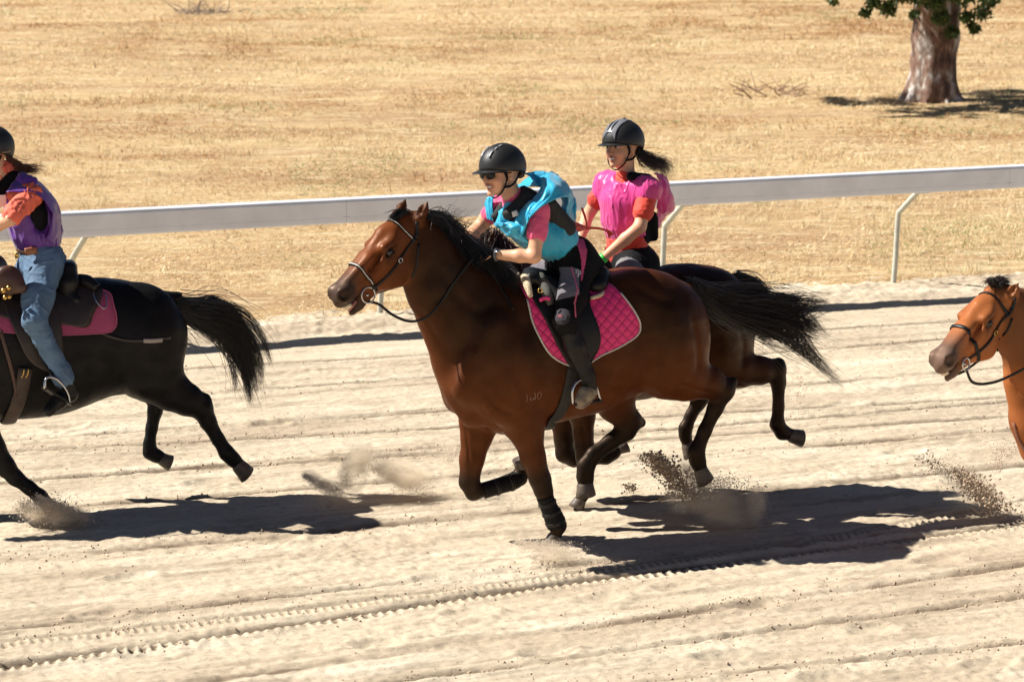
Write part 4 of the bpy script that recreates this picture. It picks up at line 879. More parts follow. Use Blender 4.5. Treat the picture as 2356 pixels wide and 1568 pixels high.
def bridle(h, label, reins, leather=M_lea, edge=True, ring=.045, x_nose=.70, group=None):
    u, v, wl, L = h['hf']; Hh = h['H']; nf = norm_at(h['bvh'])
    root = thing('bridle', label, 'bridle', h['pol'], h['root'].rotation_euler[2], group)
    def strap(name, P, wd, par=root, mt=leather, th=.35): return mesh(name, *tube(P, wd, 8, 3, flat=(nf, th)), mt, par)
    nb = headring(h, x_nose, .0, -2.7, 2.7, 22); o = strap('noseband', nb, .0105)
    bb_ = headring(h, .03, .02, -1.75, 1.75, 20); o2 = strap('browband', bb_, .010)
    if edge:
        strap('piping', [p+u*.0 + unit(p-Hh(x_nose, -.05))*.0035 for p in headring(h, x_nose, 0, -2.0, 2.0, 20)], .0035, o, M_edge, .8)
        strap('piping', [p+unit(p-Hh(.03, -.05))*.003 for p in headring(h, .03, .02, -1.5, 1.5, 18)], .0032, o2, M_edge, .8)
    for s in (1, -1):
        def sd(x, y):
            c = Hh(x, y, s*.8); r = h['bvh'].ray_cast(Vector(c), Vector(-s*wl)); return (np.array(r[0])+s*wl*.006) if r[0] is not None else Hh(x, y, .12*s)
        cp_ = [sd(.0, -.06), sd(.15, -.09), sd(.3, -.12), sd(.45, -.14), sd(.6, -.155), sd(.74, -.165)]
        strap('cheekpiece', cp_, .008); strap('throatlatch', [sd(.02, -.12), sd(.12, -.22), sd(.22, -.32), sd(.30, -.38)], .006)
        strap('headpiece', [sd(.0, -.06), sd(-.06, -.02), sd(-.12, .06)], .010)
        rc = sd(.81, -.175)+s*wl*.012; a, b = unit(cp_[-1]-rc), None; b = unit(np.cross(wl, a)); ph = np.linspace(0, 2*math.pi, 17)[:-1]
        mesh('bit_ring', *tube([rc+ring*(math.cos(t)*a+math.sin(t)*b) for t in ph], .0045, 8, 2, True), M_steel, root)
        mesh('buckle', *tube([cp_[2]+s*wl*.004+.013*(math.cos(t)*a+math.sin(t)*b) for t in ph[::2]], .003, 6, 2, True), M_brass if not edge else M_steel, root)
        h['ring', s] = rc
    mesh('mouthpiece', *tube([h['ring', 1], h['ring', -1]], .007, 8, 4), M_steel, root)
    for r in reins:
        P = [h['ring', r[0]]-u*0+np.array([0, 0, -ring*.8])]+list(r[1]); mesh('rein', *tube(P, r[2] if len(r) > 2 else .008, 8, 6, flat=(h['F'].n, .4)), leather, root)
    return root
rn = hits(h1['bvh'], [(1017, 691), (1040, 655), (1062, 625)], .008, F1)
near_rein = [F1.at(872, 700, .10), F1.at(905, 725, .12), F1.at(945, 739, .14), F1.at(983, 728, .15)]+rn+[F1.at(1092, 590, .10)]
far_rein = [F1.wd(F1.loc(p)*np.array([1, -1, 1])) for p in near_rein[:-1]]+[F1.at(1062, 566, -.06)]
bridle(h1, 'dark leather bridle with pale piped browband and noseband on the bay horse', [(1, near_rein), (-1, [F1.at(930, 655, -.10), F1.at(985, 650, -.15), F1.at(1040, 600, -.12), F1.at(1064, 566, -.09)])])
mesh('neck_strap', *tube(hits(h1['bvh'], [(1118, 610), (1140, 645), (1165, 685), (1182, 714)], .006, F1), .007, 8, 4, flat=(F1.n, .4)), M_lea, bpy.data.objects['bridle'])
bridle(h2, 'bridle of the dark bay horse, mostly hidden behind the neck of the bay', [(1, [F2.at(1060, 690, .1), F2.at(1180, 690, .22), F2.at(1380, 612, .1)]), (-1, [F2.at(1100, 680, -.2), F2.at(1340, 580, -.1)])], edge=False)
bridle(hL, 'brown leather bridle of the black horse leaving at the left', [(1, [FL.at(-380, 680, .12), FL.at(-200, 640, .2), FL.at(-60, 560, .1)]), (-1, [FL.at(-330, 660, -.15), FL.at(-85, 560, -.1)])], M_brl, False)
rr4 = [F4.at(2240, 880, .12), F4.at(2290, 878, .16), F4.at(2356, 848, .2), F4.at(2440, 800, .24), F4.at(2530, 740, .12)]
bridle(h4, 'dark bridle with brass buckles and a D ring bit on the chestnut horse', [(1, rr4), (-1, [F4.wd(F4.loc(p)*np.array([1, -1, 1])) for p in rr4])], M_lea, False, .032, .62)
o = [x for x in bpy.data.objects if x.name.startswith('bridle')][-1]
bp4 = hits(h4['bvh'], [(2334, 972), (2345, 1010), (2370, 1045), (2420, 1075)], .008, F4)
tag(mesh('breast_strap', *tube(bp4, .012, 8, 5, flat=(norm_at(h4['bvh']), .35)), mat('tan_leather', (.25, .10, .06), .45), own=True), 'tan breast strap across the front of the chestnut horse', 'breast strap')

def quilt(name, col, sc_=22, bump_=.006, rough=.55, mesh_=False):
    m = bpy.data.materials.new(name); m.use_nodes = True; t = m.node_tree; b = t.nodes['Principled BSDF']; N = t.nodes.new; L = t.links.new
    tc = N('ShaderNodeTexCoord'); mp = N('ShaderNodeMapping'); mp.inputs['Rotation'].default_value = (0, R(45), 0); L(tc.outputs['Object'], mp.inputs[0]); sx_ = N('ShaderNodeSeparateXYZ'); L(mp.outputs[0], sx_.inputs[0])
    outs = []
    for k in (0, 2):
        a = N('ShaderNodeMath'); a.operation = 'MULTIPLY'; a.inputs[1].default_value = sc_*math.pi; L(sx_.outputs[k], a.inputs[0])
        s = N('ShaderNodeMath'); s.operation = 'SINE'; L(a.outputs[0], s.inputs[0]); q = N('ShaderNodeMath'); q.operation = 'ABSOLUTE'; L(s.outputs[0], q.inputs[0])
        w_ = N('ShaderNodeMath'); w_.operation = 'POWER'; w_.inputs[1].default_value = .4; L(q.outputs[0], w_.inputs[0]); outs.append(w_.outputs[0])
    p = N('ShaderNodeMath'); p.operation = 'MULTIPLY'; L(outs[0], p.inputs[0]); L(outs[1], p.inputs[1])
    bp = N('ShaderNodeBump'); bp.inputs['Distance'].default_value = bump_; L(p.outputs[0], bp.inputs['Height']); L(bp.outputs[0], b.inputs['Normal'])
    b.inputs['Roughness'].default_value = rough; b.inputs['Sheen Weight'].default_value = .15
    mr = N('ShaderNodeMapRange'); mr.inputs[1].default_value = .15; mr.inputs[2].default_value = .6; L(p.outputs[0], mr.inputs[0]); mx = N('ShaderNodeMix'); mx.data_type = 'RGBA'
    mx.inputs[6].default_value = (*[c*(.35 if mesh_ else .55) for c in col], 1); mx.inputs[7].default_value = (*col, 1); L(mr.outputs[0], mx.inputs[0]); L(mx.outputs[2], b.inputs['Base Color']); return m
M_pad = quilt('pink_quilting', (.85, .03, .20)); M_pad2 = quilt('pink_mesh_cloth', (.44, .065, .17), 75, .002, .7, True)
# --- bay horse: pad, saddle, girth, boots
po = [(1197, 655), (1212, 690), (1230, 754), (1262, 811), (1306, 838), (1345, 838), (1382, 816), (1427, 795), (1463, 771), (1471, 751), (1464, 727), (1438, 688), (1400, 654), (1340, 656), (1260, 664)]
pad = thing('saddle_pad', 'pink quilted saddle pad with pale piped edge on the bay horse', 'saddle pad', F1.at(1330, 740, 0), F1.ang)
for s in (1, -1):
    g_, e_ = conform(h1['bvh'], F1, po, .014, .012, s, 12, 6, (1330, 730)); o = mesh('pad_panel', *g_, M_pad, pad)
    mesh('piping', *tube(e_[6:70:2], .0055, 8, 2), M_edge, o)
sad = thing('saddle', 'black english saddle with cream fleece edge under the blue rider', 'saddle', F1.at(1310, 660, 0), F1.ang)
fo = [(1212, 660), (1230, 700), (1254, 740), (1284, 800), (1312, 842), (1345, 842), (1366, 815), (1378, 785), (1374, 752), (1356, 705), (1354, 672), (1330, 660), (1260, 664)]
for s in (1, -1):
    g_, e_ = conform(h1['bvh'], F1, fo, .030, .012, s, 10, 6, (1300, 735)); mesh('flap', *g_, M_lea, sad)
SB = Body(); nA = F1.n
SB.chain([F1.at(1222, 632), F1.at(1248, 640), F1.at(1290, 652), F1.at(1340, 648), F1.at(1378, 628)], [.045, .04, .045, .05, .04], nA, [1.6, 2.2, 2.9, 3.4], .05)
SB.cone(F1.at(1384, 622, -.13), F1.at(1384, 622, .13), .026, .026, None, 1, .05); SB.cone(F1.at(1378, 655, -.13), F1.at(1378, 655, .15), .045, .045, None, 1, .05); SB.cone(F1.at(1222, 640, -.1), F1.at(1222, 640, .11), .04, .04, None, 1, .05)
SB.cone(F1.at(1262, 655, .15), F1.at(1290, 690, .24), .05, .04, nA, .5, .05); SB.cone(F1.at(1262, 655, -.15), F1.at(1290, 690, -.28), .05, .04, nA, .5, .05)
V, F_, T = SB.build(.009, 2); mesh('seat', V, F_, M_lea, sad)
fl1 = []
for s in (1, -1):
    q = [F1.at(1384, 662, .0)]
    e = [F1.wd(np.array([*F1.loc(F1.at(x, y, w))])*np.array([1, s, 1])) for x, y, w in ((1396, 632, .05), (1400, 655, .13), (1385, 676, .20), (1360, 686, .24))]; fl1.append(tube(e, [.012, .014, .014, .011], 8, 5))
    e = [F1.wd(F1.loc(F1.at(x, y, w))*np.array([1, s, 1])) for x, y, w in ((1203, 637, .03), (1208, 640, .12), (1213, 655, .235), (1221, 682, .285))]; fl1.append(tube(e, [.016, .026, .024, .014], 8, 5))
for q in fl1: mesh('fleece_trim', *q, M_flc, sad)
kr = hits(h1['bvh'], [(1238, 652), (1252, 680), (1262, 706)], .045, F1); mesh('knee_roll', *tube(kr, [.03, .034, .02], 10, 6), mat('worn_suede', (.075, .072, .058), .8, vary=.3, vscale=30), sad)
pb = hits(h1['bvh'], [(1236, 700), (1247, 697), (1258, 699)], .07, F1); mesh('pink_strap', *tube(pb, .012, 8, 4, flat=(nA, .4)), mat('pink_webbing', (.85, .05, .22), .5), sad)
mesh('ring', *tube([F1.at(1243+5*math.cos(t), 668+5*math.sin(t), .30) for t in np.linspace(0, 6.28, 9)[:-1]], .003, 6, 2, True), M_brass, sad)
gi = hits(h1['bvh'], [(1318, 842), (1312, 880), (1300, 920), (1284, 952), (1262, 970)], .010, F1)
gi2 = [side(h1['bvh'], F1, p, -1, .01) for p in gi[::-1]]
mesh('girth', *tube(gi+[F1.at(1262, 985, 0)]+gi2, .036, 12, 4, flat=(norm_at(h1['bvh']), .25)), mat('dark_webbing', (.022, .020, .017), .7), sad)
def stirrup(F, name_par, top, lb, rb, lea, mt, wd=.018, tread=.03):
    """arched iron: top, and the two ends of the tread"""
    o = mesh('stirrup_leather', *tube(lea, .013, 8, 5, flat=(F.n, .3)), M_lea, name_par)
    t, a, b = [np.array(q) for q in (top, lb, rb)]; e = unit(b-a); up = unit(t-(a+b)/2); fw = unit(np.cross(e, up)); m_ = (a+b)/2; hh = np.linalg.norm(t-m_); ww = np.linalg.norm(b-a)/2
    P = [m_+up*hh*max(0, math.sin(x))**.7+e*ww*(-math.cos(x))*(1-.25*math.sin(x)**6) for x in np.linspace(0, math.pi, 13)]
    io = mesh('stirrup', *tube(P, [.010]+[.008]*11+[.010], 8, 3, flat=(fw, 1.0)), mt, name_par)
    mesh('tread', *box(m_, e*ww, up*.006, fw*tread), M_lea, io, smooth=False); return io
stirrup(F1, sad, F1.at(1341, 872, .36), F1.at(1319, 928, .38), F1.at(1380, 921, .33), [F1.at(1330, 760, .335), F1.at(1338, 820, .35), F1.at(1341, 872, .36)], M_steel)
mr_ = lambda F, p: F.wd(F.loc(np.asarray(p))*np.array([1, -1, 1]))
stirrup(F1, sad, mr_(F1, F1.at(1341, 872, .36)), mr_(F1, F1.at(1319, 928, .38)), mr_(F1, F1.at(1380, 921, .33)), [mr_(F1, F1.at(1330, 760, .30)), mr_(F1, F1.at(1338, 820, .34)), mr_(F1, F1.at(1341, 872, .36))], M_steel)
M_boot = mat('boot_shell', (.010, .009, .008), .6, spec=.15, bump=.0015, bscale=180); M_bstr = mat('boot_strap_edge', (.07, .06, .05), .6)
def legboot(P, r, label, straps, F):
    P = [F.at(*p) for p in P]; root = thing('leg_boot', label, 'horse boot', P[-1], F.ang, 'protective boots on the forelegs of the bay horse')
    mesh('shell', *tube(P, r, 18, 6), M_boot, root); d_ = unit(P[-1]-P[0]); a = unit(np.cross(d_, F.n)); b = np.cross(d_, a)
    for t in straps:
        c = cat(P, 10); i = int(t*(len(c)-1)); rr = np.interp(t, np.linspace(0, 1, len(r)), r)+.002; th0 = 1.2
        q = [c[i]+rr*(math.cos(x)*a+math.sin(x)*b) for x in np.linspace(-math.pi*.95, math.pi*.1, 10)]
        o = mesh('strap', *tube(q, .009, 8, 3, flat=(lambda p, c=c[i]: unit(p-c), .3)), M_lea, root)
        for dd in (-.009, .009): mesh('strap_edge', *tube([x+d_*dd+unit(x-c[i])*.001 for x in q], .0011, 5, 3), M_bstr, o)
legboot([(1253, 1140, .13), (1263, 1166, .13), (1276, 1194, .13), (1280, 1212, .13)], [.052, .052, .060, .054], 'black strapped boot on the straight near foreleg of the bay horse', (.22, .48, .74), F1)
legboot([(1112, 1128, -.13), (1145, 1118, -.13), (1180, 1106, -.13), (1197, 1095, -.13)], [.050, .050, .054, .050], 'black boot on the folded far foreleg of the bay horse', (.3, .6), F1)
# --- dark bay: saddle and pad, nearly hidden
pad2 = thing('saddle_pad', 'dark saddle pad of the horse under the pink rider', 'saddle pad', F2.at(1430, 720, 0), F2.ang); sad2 = thing('saddle', 'black saddle under the pink rider, hidden behind the bay horse', 'saddle', F2.at(1430, 660, 0), F2.ang)
p2 = [(x+112, y-2) for x, y in po]; f2 = [(x+112, y-2) for x, y in fo]
for s in (1, -1):
    mesh('pad_panel', *conform(h2['bvh'], F2, p2, .012, .01, s, 8, 4, (1440, 730))[0], M_lea, pad2); mesh('flap', *conform(h2['bvh'], F2, f2, .028, .012, s, 8, 4, (1412, 735))[0], M_lea, sad2)
SB = Body(); SB.chain([F2.at(1340, 632), F2.at(1370, 642), F2.at(1410, 650), F2.at(1460, 645), F2.at(1495, 626)], [.04, .04, .045, .05, .04], F2.n, [1.6, 2.2, 2.9, 3.2], .05); V, F_, T = SB.build(.011, 2); mesh('seat', V, F_, M_lea, sad2)
# --- black horse: stock saddle, pink pad, girth, crupper strap
padL = thing('saddle_pad', 'pink mesh saddle pad under the brown stock saddle on the black horse', 'saddle pad', FL.at(60, 720, 0), FL.ang)
pl = [(-80, 655), (-72, 735), (-40, 756), (40, 766), (140, 770), (235, 765), (262, 756), (268, 735), (260, 702), (243, 672), (150, 662), (0, 662)]
for s in (1, -1):
    g_, e_ = conform(hL['bvh'], FL, pl, .014, .010, s, 10, 6, (95, 715)); o = mesh('pad_panel', *g_, M_pad2, padL); mesh('piping', *tube(e_[::2], .004, 6, 2, True), mat('pink_edge', (.5, .1, .2), .6), o)
sadL = thing('saddle', 'brown and black stock saddle with brass fittings on the black horse', 'saddle', FL.at(60, 660, 0), FL.ang)
sk = [(-55, 650), (-50, 700), (-20, 724), (45, 742), (95, 745), (150, 748), (198, 752), (214, 722), (232, 690), (226, 668), (150, 655), (20, 655)]
M_lea2 = mat('dark_brown_leather', (.028, .017, .013), .45, vary=.2, vscale=14)
for s in (1, -1):
    mesh('skirt', *conform(hL['bvh'], FL, sk, .032, .012, s, 10, 6, (90, 700))[0], M_lea2, sadL)
    mesh('flap', *conform(hL['bvh'], FL, [(0, 690), (40, 700), (120, 700), (140, 760), (140, 840), (110, 850), (70, 830), (40, 780)], .040, .010, s, 8, 5)[0], M_lea2, sadL)
SB = Body((.028, .017, .013)); SB.chain([FL.at(10, 648), FL.at(45, 655), FL.at(90, 660), FL.at(135, 640), FL.at(160, 612)], [.05, .04, .05, .05, .03], FL.n, [1.6, 2.2, 2.9, 3.2], .05)
SB.cone(FL.at(160, 615, -.14), FL.at(160, 615, .14), .035, .035, None, 1, .05); SB.cone(FL.at(162, 650, -.14), FL.at(165, 650, .16), .05, .05, None, 1, .06); SB.cone(FL.at(150, 675, .16), FL.at(175, 690, .22), .04, .03, None, 1, .05)
V, F_, T = SB.build(.010, 2); mesh('seat', V, F_, M_lea, sadL)
SB = Body()
for s in (1, -1):
    q = [FL.at(-30, 640, .16*s), FL.at(20, 645, .26*s), FL.at(50, 662, .30*s)] if s == 1 else [mr_(FL, FL.at(-30, 640, .16)), mr_(FL, FL.at(20, 645, .26)), mr_(FL, FL.at(50, 662, .30))]
    SB.chain(q, [.085, .075, .035], FL.n, .45, .05)
SB.chain([mr_(FL, FL.at(-30, 640, .16)), FL.at(-30, 640, .16)], [.07, .07], None, 1, .05)
V, F_, T = SB.build(.009, 2); mesh('pommel', V, F_, M_brl, sadL)
for x, y in ((8, 668), (20, 662), (12, 684), (22, 682)): mesh('brass_stud', *ball(FL.at(x, y, .335), (.016, .016, .016), 7), M_brass, sadL)
gi = hits(hL['bvh'], [(58, 845), (50, 890), (38, 930), (26, 955)], .012, FL); mesh('girth', *tube(gi+[FL.at(18, 972, 0)]+[side(hL['bvh'], FL, p, -1, .012) for p in gi[::-1]], .045, 12, 4, flat=(norm_at(hL['bvh']), .25)), mat('worn_girth', (.06, .04, .03), .7, vary=.3), sadL)
bs = hits(hL['bvh'], [(0, 760), (12, 800), (26, 850), (38, 905)], .02, FL); mesh('latigo', *tube(bs, .012, 8, 5, flat=(FL.n, .3)), M_brl, sadL)
cr_ = hits(hL['bvh'], [(200, 740), (240, 768), (290, 782), (340, 782), (392, 776)], .006, FL); mesh('crupper_strap', *tube(cr_, .010, 8, 5, flat=(norm_at(hL['bvh']), .35)), M_lea2, sadL)
mesh('reflective_band', *tube(hits(hL['bvh'], [(330, 783), (350, 783), (372, 781)], .010, FL), .014, 8, 3, flat=(norm_at(hL['bvh']), .3)), mat('grey_tape', (.35, .30, .27), .5), sadL)
rp = hits(hL['bvh'], [(212, 668), (216, 690), (228, 706), (238, 712), (243, 700), (240, 680)], .03, FL); mesh('loop_of_cord', *tube(rp, .004, 6, 5), M_steel, sadL)
pk = hits(hL['bvh'], [(180, 655), (200, 660), (222, 672)], .04, FL); mesh('saddle_bag', *tube(pk, [.035, .042, .03], 12, 5), M_lea, sadL)
stirrup(FL, sadL, FL.at(130, 872, .44), FL.at(103, 893, .47), FL.at(160, 930, .42), [FL.at(75, 760, .34), FL.at(95, 820, .37), FL.at(128, 872, .43)], M_steel, tread=.04)
stirrup(FL, sadL, mr_(FL, FL.at(118, 858, .38)), mr_(FL, FL.at(100, 930, .42)), mr_(FL, FL.at(158, 930, .33)), [mr_(FL, FL.at(75, 760, .32)), mr_(FL, FL.at(110, 858, .38))], M_steel)
for x in (52, 62): mesh('buckle', *tube(hits(hL['bvh'], [(x+3, 845), (x+1, 858), (x-4, 866)], .02, FL), .004, 6, 3), M_brass, sadL)
# ================================================================== RIDERS
SK = np.array((.74, .395, .235)); LIP = np.array((.50, .16, .13))
M_skin = mat('skin', (1, 1, 1), .45, spec=.4, tint=True, vary=.05, vscale=18, sss=.10)
M_blk = mat('black_cloth', (.008, .008, .009), .8, spec=.15, vary=.15, vscale=25, bump=.001, bscale=120); M_grey = mat('grey_breeches', (.155, .14, .155), .7, bump=.0008, bscale=150)
M_hel = mat('matt_helmet', (.014, .0135, .0125), .48, bump=.0004, bscale=400); M_gloss = mat('gloss_panel', (.20, .20, .21), .28, 0.0, spec=.8, coat=.8)
M_glass = mat('dark_lens', (.004, .004, .005), .25, spec=.3); M_white = mat('white_teeth', (.8, .76, .68), .3)
def satin(name, col, col2=None):
    m = mat(name, col, .36, spec=.45, sheen=.3, vary=.10, vscale=9, bump=.005, bscale=9, bstretch=(1, 1, .5), trans=.12); return m
def basis(F, yaw, pitch=0, roll=0):
    """head axes: forward, left, up; yaw turns the face towards the stand, pitch tips it down"""
    a = F.ang-math.pi+R(yaw); f = np.array([-math.cos(a), -math.sin(a), 0]); l = np.array([math.sin(a), -math.cos(a), 0]); u_ = np.array([0, 0, 1.])
    f, u_ = f*math.cos(R(pitch))-u_*math.sin(R(pitch)), u_*math.cos(R(pitch))+f*math.sin(R(pitch)); l, u_ = l*math.cos(R(roll))+u_*math.sin(R(roll)), u_*math.cos(R(roll))-l*math.sin(R(roll)); return f, l, u_
def headfn(c, ax, s):
    f, l, u_ = ax; return lambda a, b, d: c+s*(a*f+b*l+d*u_)
def add_head(B, c, ax, s, nb, smile=True):
    Q = headfn(c, ax, s); A = list(ax); E_ = lambda p, r, k=.02, col=None, neg=False: B.ell(Q(*p), np.array(r)*s, A, k, col, neg)
    E_((-.012, 0, .035), (.098, .077, .092)); E_((.03, 0, -.02), (.062, .060, .085), .02); E_((.022, 0, -.068), (.062, .052, .045), .02); E_((.074, 0, -.100), (.019, .021, .017), .015)
    for q in (1, -1):
        E_((.062, .036*q, -.040), (.026, .024, .024), .02, SK*np.array((1.05, .92, .88))); E_((-.004, .076*q, -.012), (.017, .009, .031), .006); E_((.002, .082*q, -.008), (.007, .005, .014), .004, SK*.6, True)
        E_((.094, .031*q, .002), (.016, .019, .012), .012, SK*.8, True); B.cone(Q(.086, .016*q, .022), Q(.078, .046*q, .024), .007*s, .005*s, None, 1, .006, SK*.35)
        E_((.101, .011*q, -.036), (.010, .008, .007), .006); E_((.110, .007*q, -.043), (.005, .0035, .004), .003, SK*.3, True)
    B.cone(Q(.086, 0, .008), Q(.112, 0, -.030), .008*s, .012*s, None, 1, .012)
    B.cone(Q(.078, -.027, -.055), Q(.094, 0, -.0585), .0045*s, .006*s, None, 1, .006, LIP); B.cone(Q(.094, 0, -.0585), Q(.078, .027, -.055), .006*s, .0045*s, None, 1, .006, LIP)
    B.cone(Q(.077, -.022, -.066), Q(.089, 0, -.076), .0045*s, .007*s, None, 1, .006, LIP); B.cone(Q(.089, 0, -.076), Q(.077, .022, -.066), .007*s, .0045*s, None, 1, .006, LIP)
    if smile: B.cone(Q(.084, -.021, -.061), Q(.096, 0, -.067), .003*s, .0055*s, None, 1, .003, LIP*.3, LIP*.3, True); B.cone(Q(.096, 0, -.067), Q(.084, .021, -.061), .0055*s, .003*s, None, 1, .003, LIP*.3, LIP*.3, True)
    B.cone(Q(-.03, 0, -.05), nb, .050*s, .056, None, 1, .03); return Q
def helmet(root, c, ax, s, stripe=False, vents=False, tiltb=0):
    f, l, u_ = ax; Q = headfn(c, ax, s); n, m = 40, 14; V = []; cen = (-.012, 0, .030)
    for lay, rr in ((0, 1), (1, .90)):
        for i in range(m+1):
            for j in range(n):
                ph = 6.2832*j/n; cf = math.cos(ph); rim = .018-.030*(.5-.5*cf)-.028*max(0, -cf)**2+.004*abs(math.sin(ph)); t = i/m
                zr = (rim-cen[2])/.120; th = math.acos(max(-1, min(1, zr)))*t; sr = math.sin(th)
                V.append(Q(cen[0]+rr*.132*sr*cf, rr*.106*sr*math.sin(ph), cen[2]+rr*.120*math.cos(th)))
    o_ = (m+1)*n; F = []
    for i in range(m):
        for j in range(n):
            a, b, c2, d = i*n+j, i*n+(j+1) % n, (i+1)*n+(j+1) % n, (i+1)*n+j; F.append((a, d, c2, b)); F.append((o_+a, o_+b, o_+c2, o_+d))
    for j in range(n): a, b = m*n+j, m*n+(j+1) % n; F.append((a, o_+a, o_+b, b))
    h = mesh('helmet', np.array(V), F, M_hel, root)
    rows = []
    for t in (0, .35, .7, 1): rows.append([Q(cen[0]+(.128+.062*t*max(0, math.cos(p))**.7)*math.cos(p), .104*math.sin(p)*(1-.05*t), .018-.012*t*math.cos(p)-.004*(1-math.cos(p))) for p in np.linspace(-1.25, 1.25, 9)])
    mesh('peak', *sheet(rows, .005, 4), M_hel, h)
    def dome(x, y, off=.0025):      # point on the dome above (x,y)
        q = 1-(x/.132)**2-(y/.106)**2; return Q(cen[0]+x*(1+off/.12), y*(1+off/.12), cen[2]+.120*math.sqrt(max(q, 0.0001))+off*.6)
    if stripe:
        mesh('front_panel', *sheet([[dome(x, y*(1-.25*(x < .03))) for y in (-.042, -.02, 0, .02, .042)] for x in (.121, .11, .09, .06, .03, .0, -.03)], .004, 4), M_gloss, h)
        for y in (-.011, .011): mesh('vent', *tube([dome(x, y, .006) for x in (.115, .10, .08, .055)], [.003, .004, .004, .002], 8, 4), M_hel, h)
        mesh('button', *ball(dome(-.005, 0, .004), (.012*s, .012*s, .007*s), 8, list(ax)), M_hel, h)
    if vents:
        for y, xs in ((.030, (.112, .098, .085)), (.034, (.074, .058)), (.034, (.046, .028)), (-.030, (.112, .098, .085)), (-.034, (.072, .055))):
            mesh('vent', *tube([dome(x, y, .003) for x in xs], [.006*s]*len(xs), 8, 3, flat=(u_, .5)), mat('vent_mesh', (.30, .31, .34), .35), h)
    for q in (1, -1):
        mesh('chin_strap', *tube([Q(.03, .082*q, .0), Q(.035, .074*q, -.05), Q(.045, .052*q, -.095), Q(.052, .015*q, -.122), Q(.053, 0, -.124)], .006, 8, 5, flat=(l, .5)), M_blk, h)
        mesh('harness', *tube([Q(-.05, .080*q, -.005), Q(-.03, .080*q, -.04), Q(.0, .072*q, -.065), Q(.035, .066*q, -.07)], .007, 8, 5, flat=(l, .5)), M_blk, h)
    mesh('ear_pad', *tube([Q(.045, .080, .015), Q(.035, .083, -.015), Q(.03, .08, -.04)], [.013, .011, .007], 8, 5, flat=(l, .4)), M_blk, h)
    return Q, h
def hand(B, wr, d, pn, curl=1.1, s=1.0, thumb=1):
    """wrist, direction of the forearm, palm normal (towards what it grips)"""
    d = unit(d); pn = unit(pn-(pn@d)*d); sd = np.cross(d, pn)*thumb; pc = wr+d*.045*s
    B.cone(wr, wr+d*.03*s, .024*s, .027*s, None, 1, .012); B.ell(pc+d*.008, (.046*s, .038*s, .017*s), [d, sd, pn], .012)
    for i, (o, L) in enumerate(((.028, .90), (.010, 1.0), (-.009, .95), (-.027, .76))):
        p = pc+d*.04*s+sd*o*s; a = .25; q = [p]
        for k, l_ in enumerate((.040, .026, .020)):
            a += curl*(.75 if k == 0 else .8)+.05*i; q.append(q[-1]+(math.cos(a)*d+math.sin(a)*pn)*l_*L*s)
        B.chain(q, [.0095*s, .0088*s, .0082*s, .0072*s], None, 1, .004)
    t0 = pc-d*.012*s+sd*.032*s+pn*.006; t1 = t0+(d*.5+sd*.55+pn*.5)*.034*s; t2 = t1+(d*.75+pn*.7-sd*.15)*.030*s; B.chain([t0, t1, t2], [.0125*s, .0105*s, .0085*s], None, 1, .006)
def limbs(B, P, r, k=.025, ax=None, ky=1): B.chain(P, r, ax, ky, k)
def shell(name, B, m, root, h=.007, fold=0, F=None, fsc=(10, 10, 4), seed=0, sm=2):
    V, Fc, T = B.build(h, sm)
    if fold: V = folds(V, Fc, fold, F, fsc, seed)
    return mesh(name, V, Fc, m, root)
def rider(F, label, c, ax, s, J, skin=SK, smile=True):
    """J: named joints in world space"""
    root = thing('person', label, 'person', J['pel'], F.ang); B = Body(skin)
    B.chain([J['pel'], J['wai'], J['che'], J['nb']], [.085, .075, .085, .045], J.get('side', F.n), 1.25, .05)
    for q in 'nf':
        sh, el_, wr = J['sh'+q], J['el'+q], J['wr'+q]; B.cone(J['che'], sh, .07, .046, None, 1, .04); B.chain([sh, sh*.45+el_*.55, el_], [.048, .046, .038], None, 1, .02); B.chain([el_, el_*.62+wr*.38, wr], [.039, .038, .025], None, 1, .018)
        hand(B, wr, J.get('hd'+q, wr-el_), J.get('pn'+q, np.array([0, 0, -1.])), .9, J.get('hs', .95), 1 if q == 'n' else -1)
        B.chain([J['hi'+q], J['kn'+q]], [.075, .045], None, 1, .04); B.chain([J['kn'+q], J['kn'+q]*.6+J['an'+q]*.4, J['an'+q]], [.046, .045, .030], None, 1, .02); B.cone(J['he'+q], J['to'+q], .028, .024, None, 1, .02)
    Q = add_head(B, c, ax, s, J['nb'], smile); V, Fc, T = B.build(.0062, 1); o = mesh('body', V, Fc, M_skin, root, tint=T)
    if smile: mesh('teeth', *tube([Q(.076, -.020, -.0615), Q(.0855, -.010, -.065), Q(.0885, 0, -.0665), Q(.0855, .010, -.065), Q(.076, .020, -.0615)], [.004*s, .0058*s, .0068*s, .0058*s, .004*s], 8, 4), M_white, root)
    return root, Q
def mirr(F, J, ks):
    for k in ks: J[k+'f'] = mr_(F, J[k+'n'])

